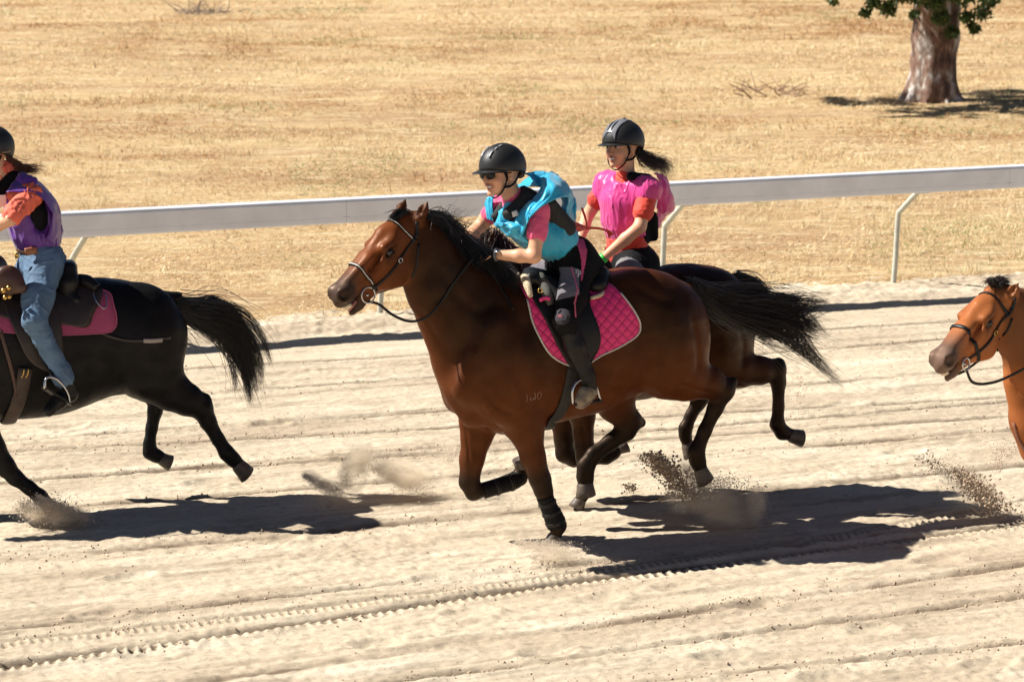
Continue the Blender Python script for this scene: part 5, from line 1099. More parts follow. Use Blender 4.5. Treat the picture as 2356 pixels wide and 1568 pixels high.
# ------------------------------------------------------------------ rider in the blue bib
A1 = F1.at; c1 = A1(1153, 397, .02); ax1 = basis(F1, 20, 0, 4); S1 = 1.14
J = dict(pel=A1(1330, 600), wai=A1(1275, 548), che=A1(1210, 492), nb=A1(1182, 462), shn=A1(1240, 484, .17), eln=A1(1229, 590, .25), wrn=A1(1138, 586, .11), shf=A1(1146, 474, -.17), elf=A1(1104, 520, -.24), wrf=A1(1066, 560, -.09),
         hin=A1(1330, 622, .10), knn=A1(1300, 738, .34), ann=A1(1350, 864, .35), hen=A1(1358, 900, .335), ton=A1(1336, 922, .39))
mirr(F1, J, ('hi', 'kn', 'an', 'he', 'to')); J['knf'] = A1(1200, 664, -.32); J['hdn'] = A1(1100, 580, .07)-J['wrn']; J['hs'] = .72
p1, Q1 = rider(F1, 'rider in a blue satin bib, sunglasses and black helmet, crouched over the bay horse', c1, ax1, S1, J)
helmet(p1, c1, ax1, S1*1.0, vents=True)
sg = mesh('sunglasses', *tube([Q1(.092, -.052, .008), Q1(.108, -.02, .011), Q1(.110, 0, .010), Q1(.108, .02, .011), Q1(.092, .052, .008), Q1(.05, .078, .006), Q1(.0, .081, .0)], .0035, 6, 4), M_glass, p1)
for q in (1, -1): mesh('lens', *ball(Q1(.100, .031*q, -.004), (.007*S1, .031*S1, .024*S1), 10, [unit(ax1[0]+.25*q*ax1[1]), unit(ax1[1]-.25*q*ax1[0]), ax1[2]]), M_glass, sg)
B = Body()      # polo shirt: sleeves and collar
for q in 'nf':
    sh, el_ = J['sh'+q], J['el'+q]; t = .52 if q == 'n' else .42; B.cone(J['che'], sh, .085, .062, None, 1, .04); B.chain([sh, sh*(1-t)+el_*t], [.062, .060], None, 1, .02)
B.cone(J['che'], J['nb'], .085, .062, F1.n, 1.3, .03); B.cone(J['nb'], J['nb']+ax1[2]*.03, .060, .060, None, 1, .02)
shell('polo_shirt', B, mat('pink_polo', (.80, .10, .22), .75, vary=.06, sheen=.2, bump=.001, bscale=90), p1, .007, .006, F1, (14, 14, 10), 3)
B = Body()      # body protector
B.chain([A1(1285, 560), A1(1260, 530), J['che'], A1(1205, 476)], [.10, .112, .108, .085], F1.n, [1.3, 1.35, 1.35], .05); B.cone(A1(1215, 452, .07), A1(1172, 492, .10), .045, .042, None, 1, .03); B.cone(A1(1205, 440, .02), A1(1225, 455, .07), .032, .035, None, 1, .03); B.cone(A1(1180, 448, -.09), A1(1142, 498, -.085), .035, .034, None, 1, .03)
B.cone(A1(1262, 470, .13), A1(1306, 525, .12), .05, .05, None, 1, .03)
B.cone(A1(1140, 430, .05), A1(1172, 505, -.02), .05, .035, None, 1, .015, neg=True)
bpv = shell('body_protector', B, mat('ribbed_black', (.022, .022, .020), .8, bump=.004, bscale=110), p1, .0075, .004, F1, (12, 12, 12), 9)
mesh('patch', *tube([A1(1183, 485, .165), A1(1187, 497, .17)], [.017, .020], 12, 4, flat=(F1.n, .25)), mat('pale_patch', (.75, .68, .62), .6), bpv)
B = Body()      # blue bib, lower panel round the ribs
B.chain([A1(1286, 556), A1(1262, 540), A1(1225, 520), A1(1190, 500)], [.118, .128, .122, .10], F1.n, [1.28, 1.30, 1.28], .05); B.cone(A1(1180, 480, .04), A1(1150, 515, .02), .07, .03, None, 1, .05)
B.cone(A1(1254, 570, .10), A1(1215, 540, .10), .05, .045, None, 1, .05)
B.cone(A1(1330, 575, 0), A1(1420, 700, 0), .05, .2, None, 1, .02, neg=True); B.cone(A1(1195, 425, .03), A1(1165, 495, -.01), .065, .055, F1.n, 1.3, .02, neg=True); B.cone(A1(1262, 455, .24), A1(1300, 520, .24), .06, .05, None, 1, .02, neg=True)
M_blue = satin('blue_satin', (.03, .46, .70))
bib = shell('blue_bib', B, M_blue, p1, .007, .010, F1, (13, 13, 4), 5)
def q_(x, y, w): return A1(1017.8+x/4.16, 301.6+y/4.16, w)
rows = [[q_(500, 880, .06), q_(600, 890, .12), q_(660, 950, .17), q_(610, 985, .14)], [q_(650, 850, .10), q_(700, 860, .16), q_(745, 900, .20), q_(760, 1000, .20)],
        [q_(745, 745, .12), q_(775, 770, .18), q_(795, 830, .23), q_(800, 900, .235)], [q_(850, 640, .12), q_(845, 680, .20), q_(835, 740, .255), q_(815, 850, .27)], [q_(955, 535, .10), q_(945, 600, .18), q_(945, 670, .25), q_(935, 735, .275)],
        [q_(985, 420, .03), q_(1010, 480, .13), q_(1050, 560, .22), q_(1070, 655, .26)], [q_(1065, 395, -.04), q_(1120, 450, .06), q_(1150, 540, .17), q_(1165, 625, .23)], [q_(1160, 480, -.09), q_(1190, 530, .02), q_(1205, 580, .12), q_(1215, 640, .17)],
        [q_(1225, 610, -.12), q_(1240, 640, -.02), q_(1235, 680, .08), q_(1205, 720, .15)], [q_(1255, 720, -.12), q_(1250, 750, -.02), q_(1230, 790, .08), q_(1190, 820, .14)], [q_(1272, 860, -.10), q_(1255, 880, 0), q_(1225, 890, .08), q_(1185, 900, .14)]]
rows = [[r[0]*1.0, *r[1:]] for r in rows]
mesh('billowing_shoulder', *sheet(rows, .004, 7, .016, (9, 2.2), 3), M_blue, bib)
fr_ = [[r[0], mr_(F1, r[1])*.5+r[0]*.5, mr_(F1, r[1]), mr_(F1, r[2])] for r in rows[4:]]; mesh('billowing_back', *sheet(fr_, .004, 6, .012, (7, 3), 8), M_blue, bib)
mesh('collar_flap', *sheet([[q_(795, 402, .02), q_(850, 395, -.02), q_(900, 388, -.04), q_(985, 385, -.04)], [q_(800, 412, .03), q_(855, 425, .0), q_(905, 430, .0), q_(985, 425, .0)], [q_(815, 418, .04), q_(880, 460, .03), q_(935, 500, .03), q_(1000, 450, .03)], [q_(825, 420, .05), q_(885, 480, .06), q_(940, 540, .08), q_(985, 500, .08)]], .004, 6, .005, (4, 3), 4), M_blue, bib)
mesh('far_shoulder_strip', *sheet([[q_(430, 640, -.15), q_(460, 625, -.13), q_(500, 615, -.11)], [q_(410, 700, -.15), q_(445, 700, -.12), q_(480, 690, -.10)], [q_(412, 760, -.14), q_(450, 770, -.10), q_(485, 770, -.085)], [q_(425, 830, -.13), q_(460, 850, -.09), q_(490, 860, -.07)]], .006, 6, .010, (2, 7), 5), M_blue, bib)
mesh('front_point', *sheet([[q_(498, 876, .0), q_(560, 890, .06), q_(640, 880, .12)], [q_(540, 920, .02), q_(610, 930, .10), q_(690, 930, .18)], [q_(612, 988, .06), q_(700, 1000, .15), q_(780, 1010, .21)], [q_(640, 995, .07), q_(740, 1040, .16), q_(860, 1080, .22)]], .004, 6, .012, (3, 5), 9), M_blue, bib)
M_rib = mat('red_ribbon', (.52, .03, .02), .5)
rb = mesh('ribbon', *sheet([[q_(1185, 930, .12), q_(1185, 985, .12)], [q_(1230, 890, .10), q_(1240, 975, .10)], [q_(1290, 875, .06), q_(1300, 965, .06)], [q_(1350, 900, .02), q_(1350, 945, .02)], [q_(1390, 920, .0), q_(1390, 940, .0)]], .006, 6, .008, (4, 2), 2), M_rib, bib)
mesh('ribbon_end', *sheet([[q_(1325, 735, .0), q_(1345, 730, .0)], [q_(1350, 810, .0), q_(1370, 800, .0)], [q_(1372, 880, .0), q_(1385, 870, .0)], [q_(1370, 930, .0), q_(1392, 925, .0)]], .003, 6), M_rib, rb)
mesh('ribbon_end', *sheet([[q_(1385, 915, .0), q_(1385, 940, .0)], [q_(1470, 915, -.03), q_(1465, 940, -.03)], [q_(1540, 930, -.05), q_(1530, 950, -.05)], [q_(1600, 950, -.08), q_(1570, 965, -.08)], [q_(1640, 985, -.1), q_(1590, 1015, -.1)]], .003, 6), M_rib, rb)
B = Body()      # breeches
limbs(B, [A1(1275, 558), A1(1318, 590), A1(1345, 622)], [.098, .118, .122], .05, F1.n, 1.3)
for q in 'nf': B.chain([J['hi'+q], J['kn'+q]*.55+J['hi'+q]*.45, J['kn'+q]], [.10, .085, .062], None, 1, .05); B.cone(J['kn'+q], J['kn'+q]*.7+J['an'+q]*.3, .058, .054, None, 1, .04)
V, Fc, T = B.build(.0048, 3); V = folds(V, Fc, .003, F1, (14, 14, 8), 6)
def colour_breeches(V):
    C = np.tile(np.array((.007, .0065, .007)), (len(V), 1))
    L = F1.loc(V); hk, kk = F1.loc(J['hin']), F1.loc(J['knn']); hz, kz = hk[2], kk[2]
    t = ((V-J['hin'])@(J['knn']-J['hin']))/((J['knn']-J['hin'])@(J['knn']-J['hin'])); tf = ((V-J['hif'])@(J['knf']-J['hif']))/((J['knf']-J['hif'])@(J['knf']-J['hif']))
    d = V-CAM; dep = d[:, 1]*cp-d[:, 2]*sp; px = CX+FPX*d[:, 0]/dep; py = CY-FPX*(d[:, 1]*sp+d[:, 2]*cp)/dep; nr = L[:, 1] > .08
    zx, zy = (px-1112)*3.3277, (py-546.6)*3.3277; GR = np.array((.17, .155, .17)); PK = np.array((.62, .09, .20))
    g = nr & (((zx-640)/95)**4+((zy-360)/135)**4 < 1) & (zy < 470-(zx-600)*.25+0*zx); C[g] = GR
    g2 = nr & (((zx-605)/62)**2+((zy-605)/62)**2 < 1); C[g2] = np.array((.045, .04, .045))
    ln = lambda a, b, w: (nr & (np.abs((zx-a[0])*(b[1]-a[1])-(zy-a[1])*(b[0]-a[0]))/math.hypot(b[0]-a[0], b[1]-a[1]) < w) & (zy > a[1]-4) & (zy < b[1]+4))
    C[ln((676, 228), (725, 400), 5)] = (.75, .16, .25); C[ln((725, 400), (700, 500), 5)] = (.7, .14, .22); C[ln((700, 500), (708, 605), 5)] = (.7, .14, .22)
    st = nr & (zy < 330) & (zx > np.interp(zy, [0, 100, 180, 330], [705, 735, 752, 748])) & (zx < np.interp(zy, [0, 100, 180, 330], [765, 795, 785, 756])); C[st] = PK
    gf = (L[:, 1] < -.1) & (tf > .25) & (tf < .85); C[gf] = GR*.95; return C
M_bre = mat('breeches', (1, 1, 1), .8, spec=.15, tint=True, bump=.0008, bscale=150)
Bd = Body(); br = mesh('breeches', V, Fc, M_bre, p1, tint=colour_breeches(V))
bre_b = BVHTree.FromPolygons(V.tolist(), Fc.tolist())
lg = []
for pts in ([(1324, 620), (1327, 624), (1325, 628)], [(1327, 619), (1331, 622), (1330, 627), (1334, 630)], [(1333, 622), (1336, 627), (1333, 632), (1329, 629)], [(1328, 633), (1332, 637)]):
    lg.append(tube(hits(bre_b, pts, .001, F1), .0035, 5, 4))
mesh('logo', *join(lg), mat('logo_print', (.62, .6, .6), .6), br)
kn_ = []
for y in (726, 729): kn_.append(tube(hits(bre_b, [(1284, y), (1289, y-1), (1294, y)], .001, F1), .0018, 5, 3))
mesh('knee_mark', *join(kn_), mat('pink_print', (.7, .15, .2), .6), br)
M_rid = mat('riding_boot', (.012, .0105, .009), .45, spec=.25, vary=.2, vscale=14, bump=.001, bscale=40); M_dusty = mat('dusty_boot', (.27, .21, .14), .8, vary=.35, vscale=22, bump=.003, bscale=50)
for q in 'nf':
    kn, an, he, to = J['kn'+q], J['an'+q], J['he'+q], J['to'+q]; B = Body(); B.chain([kn*.80+an*.20, kn*.55+an*.45, an], [.056, .062, .046], None, 1, .02); B.cone(an, he, .048, .040, None, 1, .02)
    o = shell('half_chap', B, M_rid, p1, .007, .003, F1, (20, 20, 9), 4); B = Body(); d_ = unit(to-he); B.chain([he, he*.5+to*.5+np.array([0, 0, .012]), to], [.044, .046, .036], None, 1, .02)
    shell('paddock_boot', B, M_dusty, p1, .006, .002, F1, (30, 30, 30), 6); mesh('boot_sole', *tube([he-np.array([0, 0, .040])-d_*.02, (he+to)/2-np.array([0, 0, .036]), to-np.array([0, 0, .032])+d_*.012], [.030, .036, .030], 12, 4, flat=(np.array([0, 0, 1.]), .3)), mat('sole', (.30, .24, .17), .8), p1)
for q in 'nf':
    B = Body(); hand(B, J['wr'+q]+unit(J.get('hd'+q, J['wr'+q]-J['el'+q]))*.004, J.get('hd'+q, J['wr'+q]-J['el'+q]), np.array([0, 0, -1.]), .9, 1.1, 1 if q == 'n' else -1); shell('glove', B, M_blk, p1, .0045, 0, sm=1)
wd_ = unit(J['wrn']-J['eln']); wc = J['wrn']-wd_*.010; a = unit(np.cross(wd_, [0, 0, 1])); b = np.cross(wd_, a)
wt = mesh('watch', *tube([wc+.031*(math.cos(t)*a+math.sin(t)*b) for t in np.linspace(0, 6.283, 13)[:-1]], .009, 8, 2, True, flat=(wd_, .9)), mat('watch_strap', (.10, .10, .11), .4), p1)
mesh('watch_face', *ball(wc+unit(F1.n*.8+np.array([0, 0, .7]))*.034, (.018, .018, .008), 8), M_steel, wt)

# ------------------------------------------------------------------ rider in the pink bib
A2 = F2.at; T2 = F2.turn(20, F2.at(1440, 500)); c2 = A2(1431, 338, .0); ax2 = basis(F2, 26, -4, 3); S2 = 1.10
J = dict(pel=A2(1455, 600), wai=A2(1440, 552), che=A2(1442, 470), nb=A2(1440, 405), shn=A2(1492, 438, .17), eln=A2(1472, 522, .24), wrn=A2(1385, 596, .13), shf=A2(1397, 425, -.16), elf=A2(1352, 496, -.22), wrf=A2(1332, 560, -.09),
         hin=A2(1458, 612, .10), knn=A2(1395, 700, .36), ann=A2(1450, 830, .36), hen=A2(1460, 868, .34), ton=A2(1415, 880, .40), side=T2.n)
mirr(F2, J, ('hi', 'kn', 'an', 'he', 'to')); J['hdn'] = A2(1366, 618, .10)-J['wrn']
p2_, Q2 = rider(F2, 'smiling rider in a pink satin bib over a red polo, upright beyond the blue rider', c2, ax2, S2, J)
helmet(p2_, c2, ax2, S2*1.03, stripe=True)
for q in (1, -1):
    e = mesh('eye', *ball(Q2(.080, .031*q, .002), (.011*S2, .012*S2, .0075*S2), 8, list(ax2)), mat('eye_white', (.6, .55, .5), .2), p2_); mesh('iris', *ball(Q2(.0895, .031*q, .0), (.003*S2, .0062*S2, .0062*S2), 8, list(ax2)), M_glass, e)
M_red = mat('red_polo', (.72, .055, .025), .7, vary=.06, sheen=.2, bump=.001, bscale=90)
B = Body(); B.chain([A2(1447, 590), A2(1442, 550), J['che'], A2(1442, 425)], [.108, .104, .112, .08], T2.n, [1.22, 1.22, 1.25], .05)
for q in 'nf':
    sh, el_ = J['sh'+q], J['el'+q]; t = .60 if q == 'n' else .5; B.cone(J['che']*.5+J['nb']*.5, sh, .08, .060, None, 1, .04); B.chain([sh, sh*(1-t)+el_*t], [.062, .066], None, 1, .02)
B.cone(J['nb'], J['nb']+ax2[2]*.012, .064, .060, None, 1, .02); B.cone(A2(1415, 585, -.05), A2(1400, 580, -.08), .05, .03, None, 1, .04)
shell('polo_shirt', B, M_red, p2_, .007, .006, F2, (9, 9, 14), 13)
B = Body(); B.chain([A2(1452, 540), J['che']], [.112, .120], T2.n, [1.2], .05); B.cone(A2(1490, 412, .05), A2(1452, 406, .12), .035, .03, None, 1, .03); B.cone(A2(1500, 500, .09), A2(1505, 545, .07), .04, .028, None, 1, .03)
shell('body_protector', B, M_blk, p2_, .008)
M_pink = satin('pink_satin', (.82, .06, .30))
B = Body(); B.chain([A2(1440, 526), A2(1436, 500), A2(1436, 462), A2(1440, 430)], [.122, .122, .128, .09], T2.n, [1.22, 1.24, 1.22], .05)
for q in 'nf': B.cone(J['che']*.4+J['nb']*.6, J['sh'+q]*.97+J['nb']*.03, .088, .086, None, 1, .04); B.cone(J['sh'+q], J['sh'+q]*.88+J['el'+q]*.12, .082, .076, None, 1, .02)
B.cone(A2(1382, 450, -.16), A2(1395, 470, -.14), .05, .045, None, 1, .04); B.cone(A2(1440, 360, .03), A2(1432, 400, .05), .08, .060, None, 1, .015, neg=True); B.cone(A2(1470, 395, .12), A2(1432, 402, .12), .03, .03, None, 1, .01, neg=True)
B.cone(A2(1513, 480, .22), A2(1506, 560, .22), .055, .06, None, 1, .02, neg=True); B.cone(A2(1492, 505, .24), A2(1480, 545, .26), .05, .04, None, 1, .02, neg=True)
pb_ = shell('pink_bib', B, M_pink, p2_, .0065, .009, F2, (14, 14, 3.2), 21)
def r_(x, y, w): return A2(1300.5+x/3.78, 226.2+y/3.78, w)
mesh('billowing_back', *sheet([[r_(770, 650, .12), r_(840, 655, .06), r_(870, 680, .0), r_(880, 760, -.08)], [r_(820, 740, .14), r_(880, 760, .10), r_(920, 820, .02), r_(930, 860, -.08)], [r_(810, 830, .14), r_(900, 860, .12), r_(948, 900, .03), r_(940, 940, -.08)], [r_(800, 930, .13), r_(870, 980, .10), r_(935, 975, .02), r_(900, 1000, -.08)], [r_(800, 1000, .12), r_(830, 1010, .09), r_(850, 1020, .02), r_(840, 1060, -.06)], [r_(760, 1130, .11), r_(800, 1130, .08), r_(815, 1120, .02), r_(800, 1120, -.04)]], .004, 7, .012, (6, 5), 3), M_pink, pb_)
B = Body(); limbs(B, [A2(1450, 585), A2(1462, 612), A2(1468, 630)], [.118, .14, .12], .05, F2.n, 1.3)
for q in 'nf': B.chain([J['hi'+q], J['kn'+q]], [.10, .065], None, 1, .05); B.cone(J['kn'+q], J['an'+q], .062, .05, None, 1, .02)
V, Fc, T = B.build(.008, 2); V = folds(V, Fc, .004, F2, (14, 14, 8), 8); t = ((V-J['hin'])@(J['knn']-J['hin']))/((J['knn']-J['hin'])@(J['knn']-J['hin'])); C = np.tile(np.array((.012, .012, .013)), (len(V), 1)); L_ = F2.loc(V)
C[(t > .12) & (t < .8) & (L_[:, 1] > 0)] = (.20, .20, .20); mesh('breeches', V, Fc, M_bre, p2_, tint=C)
for q in 'nf':
    B = Body(); B.chain([J['kn'+q]*.75+J['an'+q]*.25, J['an'+q], J['he'+q]], [.064, .052, .042], None, 1, .02); B.cone(J['he'+q], J['to'+q], .042, .036, None, 1, .02); shell('riding_boot', B, M_rid, p2_, .009)
wd_ = unit(J['wrn']-J['eln']); wc = J['wrn']-wd_*.012; a = unit(np.cross(wd_, [0, 0, 1])); b = np.cross(wd_, a)
mesh('wristband', *tube([wc+.029*(math.cos(t)*a+math.sin(t)*b) for t in np.linspace(0, 6.283, 13)[:-1]], .014, 8, 2, True, flat=(unit(a), .3)), mat('green_band', (.06, .75, .08), .4), p2_)
M_hair = mat('dark_brown_hair', (.028, .013, .009), .4, spec=.6)
gd = [[r_(600, 430, .0), r_(640, 500, .02), r_(720, 560, .03), r_(800, 600, .03), r_(860, 640, .03), r_(880, 700, .03)], [r_(620, 420, .0), r_(680, 500, .01), r_(760, 545, .01), r_(830, 580, .01), r_(880, 600, .0), r_(890, 660, .0)], [r_(640, 430, .0), r_(700, 510, .0), r_(780, 550, -.01), r_(850, 560, -.02), r_(890, 580, -.03), r_(930, 560, -.04)]]
strands('ponytail', gd, 480, M_hair, p2_, .0012, (.008, .050), 16, .028, 41, .2, .5, .5)

# ------------------------------------------------------------------ rider in the purple bib
A3 = FL.at; c3 = A3(-28, 352, 0); ax3 = basis(FL, 6, 0, 0); S3 = 1.12
J = dict(pel=A3(98, 612), wai=A3(85, 560), che=A3(62, 480), nb=A3(15, 408), shn=A3(66, 448, .17), eln=A3(24, 505, .30), wrn=A3(-62, 545, .12), shf=A3(20, 425, -.18), elf=A3(-45, 475, -.26), wrf=A3(-95, 540, -.12),
         hin=A3(100, 612, .10), knn=A3(78, 738, .36), ann=A3(148, 872, .37), hen=A3(160, 905, .35), ton=A3(112, 945, .42))
mirr(FL, J, ('hi', 'kn', 'an', 'he', 'to'))
p3, Q3 = rider(FL, 'rider in a purple bib, coral shirt and blue jeans, cut by the left edge', c3, ax3, S3, J, smile=False)
helmet(p3, c3, ax3, S3*1.03)
mesh('helmet_band', *tube([Q3(-.125, .05, .02), Q3(-.09, .088, .012), Q3(-.05, .103, .010)], .004, 6, 4), mat('tan_band', (.35, .22, .10), .5), bpy.data.objects[[o.name for o in p3.children if o.name.startswith('helmet')][0]])
M_cor = mat('coral_shirt', (.82, .15, .085), .75, vary=.05, bump=.001, bscale=90)
B = Body(); B.chain([A3(82, 560), J['che'], A3(40, 425)], [.10, .105, .08], FL.n, [1.3, 1.3], .05)
for q in 'nf': B.cone(J['che']*.5+J['nb']*.5, J['sh'+q], .08, .07, None, 1, .04); B.chain([J['sh'+q], J['sh'+q]*.18+J['el'+q]*.82], [.074, .064], None, 1, .02)
B.cone(J['nb']-np.array([0, 0, .02]), J['nb']+np.array([0, 0, .05]), .066, .06, None, 1, .02)
shell('shirt', B, M_cor, p3, .0075, .014, FL, (13, 13, 10), 31)
B = Body(); B.chain([A3(95, 560), A3(72, 485), A3(45, 432)], [.108, .118, .09], FL.n, [1.3, 1.3], .05); B.cone(A3(30, 412, .06), A3(-5, 440, .10), .045, .04, None, 1, .03); B.cone(A3(12, 402, 0), A3(50, 418, .08), .04, .04, None, 1, .03); bv3 = shell('body_protector', B, M_blk, p3, .008)
mesh('paper_number', *box(A3(-2, 462, .17), FL.h*.04, np.array([0, 0, .035]), FL.n*.003), mat('paper', (.75, .72, .66), .8), bv3, smooth=False)
M_pur = satin('purple_satin', (.13, .030, .30))
B = Body(); B.chain([A3(88, 566), A3(72, 530), A3(62, 485), A3(45, 440)], [.115, .125, .128, .10], FL.n, [1.3, 1.32, 1.3], .05); B.cone(A3(100, 480, .0), A3(108, 540, .0), .09, .09, FL.n, 1.4, .05); B.cone(A3(52, 420, .10), A3(70, 425, .14), .055, .05, None, 1, .04)
B.cone(A3(84, 458, .20), A3(98, 515, .19), .075, .060, None, 1, .015, neg=True); B.cone(A3(-10, 395, .03), A3(10, 420, .06), .07, .06, None, 1, .02, neg=True); B.cone(A3(60, 470, .28), A3(30, 500, .30), .05, .05, None, 1, .02, neg=True)
pp = shell('purple_bib', B, M_pur, p3, .0075, .013, FL, (11, 11, 3.5), 33)
def s_(x, y, w): return A3(x/2.1315, 282.7+y/2.1315, w)
mesh('armhole_edge', *sheet([[s_(30, 340, .20), s_(60, 300, .14), s_(110, 270, .08)], [s_(120, 335, .24), s_(140, 300, .16), s_(150, 275, .08)], [s_(190, 350, .24), s_(200, 320, .16), s_(205, 300, .05)], [s_(235, 400, .22), s_(260, 380, .12), s_(265, 370, .0)], [s_(255, 460, .20), s_(285, 450, .10), s_(290, 440, .0)], [s_(250, 520, .20), s_(290, 530, .10), s_(298, 540, .0)], [s_(225, 570, .20), s_(270, 600, .12), s_(300, 590, .0)]], .005, 7, .010, (7, 4), 6), M_pur, pp)
B = Body(); limbs(B, [A3(88, 572), A3(98, 600), A3(110, 625)], [.112, .128, .13], .05, FL.n, 1.3)
for q in 'nf':
    kn, an = J['kn'+q], J['an'+q]; B.chain([J['hi'+q], J['hi'+q]*.4+kn*.6, kn], [.110, .092, .070], None, 1, .05); B.chain([kn, kn*.45+an*.55, an*.97+kn*.03], [.068, .058, .068], None, 1, .03)
shell('jeans', B, mat('blue_denim', (.105, .18, .28), .8, vary=.30, vscale=7, bump=.0012, bscale=220), p3, .0075, .007, FL, (8, 8, 12), 35)
bc = A3(88, 578, 0); bt_ = [A3(88, 578, 0)+(.128*math.cos(t)*FL.h+.163*math.sin(t)*FL.n)+np.array([0, 0, .018*math.cos(t)]) for t in np.linspace(0, 6.283, 25)[:-1]]
be = mesh('belt', *tube(bt_, .017, 8, 2, True, flat=(lambda p: unit((p-bc)*np.array([1, 1, 0])), .3)), M_brl, p3)
mesh('belt_pouch', *tube([A3(58, 580, .17), A3(72, 577, .17), A3(84, 575, .165)], .024, 8, 4, flat=(FL.n, .4)), mat('tan_pouch', (.32, .12, .05), .5), be)
mesh('belt_buckle', *tube([A3(34, 588, .15), A3(44, 586, .155)], .018, 8, 3, flat=(FL.n, .3)), M_brass, be)
for q in 'nf':
    B = Body(); B.chain([J['an'+q], J['he'+q]], [.058, .050], None, 1, .02); B.chain([J['he'+q], J['he'+q]*.5+J['to'+q]*.5+np.array([0, 0, .01]), J['to'+q]], [.050, .046, .036], None, 1, .02); shell('boot', B, M_rid, p3, .0075, .002, FL, (30, 30, 30), 3)
gd = [[Q3(-.10, .02, -.03), Q3(-.13, .03, -.07), Q3(-.16, .05, -.11), Q3(-.21, .05, -.12), Q3(-.27, .05, -.15)], [Q3(-.11, -.01, -.03), Q3(-.15, .0, -.06), Q3(-.20, .0, -.08), Q3(-.26, .02, -.08), Q3(-.33, .03, -.10)]]
strands('hair', gd, 260, mat('auburn_hair', (.16, .06, .025), .4), p3, .0014, (.012, .03), 10, .012, 44, .2, .5, .5)
# ================================================================== SAND THROWN UP BY THE HOOVES
def puff_mat(name, col, D, sc_=3.0, thr=.42, seed=0.0):
    m = bpy.data.materials.new(name); m.use_nodes = True; t = m.node_tree; N = t.nodes.new; L = t.links.new; t.nodes.remove(t.nodes['Principled BSDF'])
    tc = N('ShaderNodeTexCoord'); ln = N('ShaderNodeVectorMath'); ln.operation = 'LENGTH'; L(tc.outputs['Object'], ln.inputs[0])
    f = N('ShaderNodeMapRange'); f.interpolation_type = 'SMOOTHSTEP'; f.inputs[1].default_value = 1.0; f.inputs[2].default_value = 0.0; L(ln.outputs['Value'], f.inputs[0])
    ge = N('ShaderNodeNewGeometry'); mp = N('ShaderNodeMapping'); mp.inputs['Location'].default_value = (seed, 0, seed*.7); mp.inputs['Rotation'].default_value = (0, R(-25), 0); mp.inputs['Scale'].default_value = (.8, 1, 1.6); L(ge.outputs['Position'], mp.inputs[0])
    n = N('ShaderNodeTexNoise'); n.inputs['Scale'].default_value = sc_; n.inputs['Detail'].default_value = 6; n.inputs['Roughness'].default_value = .6; L(mp.outputs[0], n.inputs[0])
    r = N('ShaderNodeMapRange'); r.inputs[1].default_value = thr; r.inputs[2].default_value = thr+.24; L(n.outputs[0], r.inputs[0])
    a = N('ShaderNodeMath'); a.operation = 'MULTIPLY'; L(f.outputs[0], a.inputs[0]); L(r.outputs[0], a.inputs[1]); b = N('ShaderNodeMath'); b.operation = 'MULTIPLY'; b.inputs[1].default_value = D; L(a.outputs[0], b.inputs[0])
    v = N('ShaderNodeVolumePrincipled'); v.inputs['Color'].default_value = (*col, 1); v.inputs['Anisotropy'].default_value = 0; L(b.outputs[0], v.inputs['Density']); L(v.outputs[0], t.nodes['Material Output'].inputs['Volume']); return m
def puff(px, py, G, rx, ry, tilt, D, seed, rd=.22, sc_=8.0, thr=.43):
    """ball of dust; G = the ground line it hangs over (photo pixel straight below it)"""
    g0 = gp(*G); d = ray(px, py); t = (g0[1]-CAM[1])/d[1]; c = CAM+d*t; s = depth(c)/FPX
    V, F = ball((0, 0, 0), 1, 12); me = bpy.data.meshes.new('dust'); me.from_pydata(V.tolist(), [], F); me.materials.append(puff_mat('dust_air', (.98, .86, .68), D*1.6, sc_, thr, seed))
    o = bpy.data.objects.new('dust', me); COL.objects.link(o); o.location = c; o.scale = (rx*s, rd, ry*s); o.rotation_euler = (0, R(tilt), 0); tag(o, kind='stuff')
def clods(px0, py0, px1, py1, G, spread, n, r, seed, col=(.30, .215, .145), pw=1.0):
    n = int(n*(2.6 if r[1] > .0075 else 4.5)); spread *= 1.25; r = (r[0]*.65, r[1]*.75); g = np.random.default_rng(seed); g0 = gp(*G); P = []; t = g.random(n)**pw
    x = px0+(px1-px0)*t+g.normal(0, spread, n)*(.5+t); y = py0+(py1-py0)*t+g.normal(0, spread*.62, n)*(.5+t)
    for a, b, dy in zip(x, y, g.normal(0, .10, n)):
        d = ray(a, b); q = CAM+d*((g0[1]+dy-CAM[1])/d[1])
        if q[2] > .01: P.append(q)
    P = np.array(P); rr = r[0]+(r[1]-r[0])*g.random(len(P))**4; V, F = crumbs(P, rr, g)
    return V, F
def kick(label_parts, seed, m):
    V, F, o = [], [], 0
    for v, f in label_parts: V.append(v); F.append(f+o); o += len(v)
    tag(mesh('kicked_up_sand', np.vstack(V), np.vstack(F), m, smooth=False), kind='stuff')
M_ks = mat('damp_sand_grain', (.52, .40, .285), .95, spec=.1, vary=.35, vscale=30); M_kl = mat('dry_sand_grain', (.66, .56, .44), .95, spec=.1, vary=.2, vscale=30)
kick([clods(1505, 1050, 1590, 1140, (1560, 1190), 15, 1500, (.002, .016), 51), clods(1480, 1045, 1540, 1080, (1560, 1190), 12, 350, (.002, .013), 52), clods(1458, 1118, 1444, 1128, (1450, 1185), 8, 70, (.003, .014), 53)], 1, M_ks)
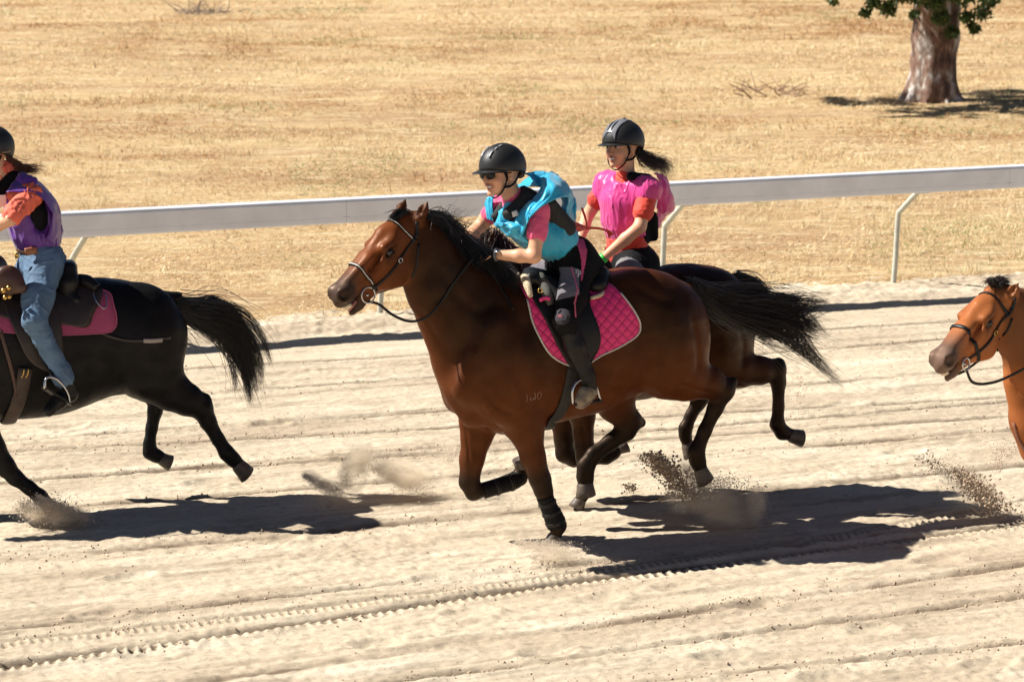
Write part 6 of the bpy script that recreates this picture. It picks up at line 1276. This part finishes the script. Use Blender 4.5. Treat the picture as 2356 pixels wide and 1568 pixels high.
kick([clods(1600, 1120, 1720, 1190, (1660, 1200), 24, 2600, (.0015, .006), 54), clods(1640, 1100, 1740, 1150, (1690, 1200), 20, 700, (.0015, .006), 55), clods(1740, 1140, 1725, 1205, (1720, 1215), 9, 500, (.0015, .006), 155)], 1, M_kl)
kick([clods(2120, 1050, 2225, 1110, (2230, 1180), 14, 420, (.002, .010), 56), clods(2205, 1085, 2300, 1172, (2270, 1190), 15, 900, (.002, .018), 57), clods(2290, 1080, 2335, 1010, (2330, 1190), 14, 260, (.002, .009), 58)], 1, M_ks)
kick([clods(88, 1140, 205, 1198, (150, 1200), 7, 1500, (.0015, .007), 59, pw=.8), clods(60, 1165, 140, 1190, (110, 1205), 22, 1900, (.0015, .007), 60)], 1, M_kl)
kick([clods(700, 1092, 780, 1138, (760, 1150), 7, 900, (.0015, .006), 61), clods(775, 1130, 845, 1040, (820, 1150), 12, 800, (.0015, .005), 62), clods(860, 1075, 985, 1118, (930, 1140), 13, 1200, (.0015, .006), 63)], 1, M_kl)
kick([clods(1190, 1246, 1330, 1276, (1270, 1290), 12, 1100, (.0015, .006), 64), clods(1030, 1060, 1050, 1020, (1040, 1150), 12, 260, (.0015, .006), 65)], 1, M_kl)
kick([clods(1845, 860, 1835, 960, (1840, 1010), 9, 90, (.003, .010), 66)], 1, M_ks)
for a in ((1660, 1165, (1660, 1215), 90, 62, 20, 16, 1.0), (1570, 1150, (1570, 1200), 70, 36, 10, 11, 2.0), (1740, 1160, (1740, 1215), 34, 60, 5, 14, 2.6), (745, 1115, (745, 1150), 76, 24, 28, 18, 3.0), (820, 1075, (820, 1150), 44, 90, 22, 22, 4.0), (930, 1092, (930, 1145), 100, 44, 18, 22, 5.0), (1590, 1090, (1590, 1190), 60, 70, -20, 9, 12.0), (1030, 1060, (1030, 1140), 34, 90, 12, 7, 6.0),
          (110, 1180, (110, 1215), 80, 34, 8, 16, 7.0), (160, 1178, (160, 1205), 70, 16, 27, 22, 8.0), (2240, 1120, (2240, 1185), 110, 70, 30, 9, 9.0), (2310, 1060, (2310, 1180), 40, 90, -12, 4, 10.0), (1260, 1265, (1260, 1295), 90, 24, 8, 12, 11.0)):
    puff(*a)
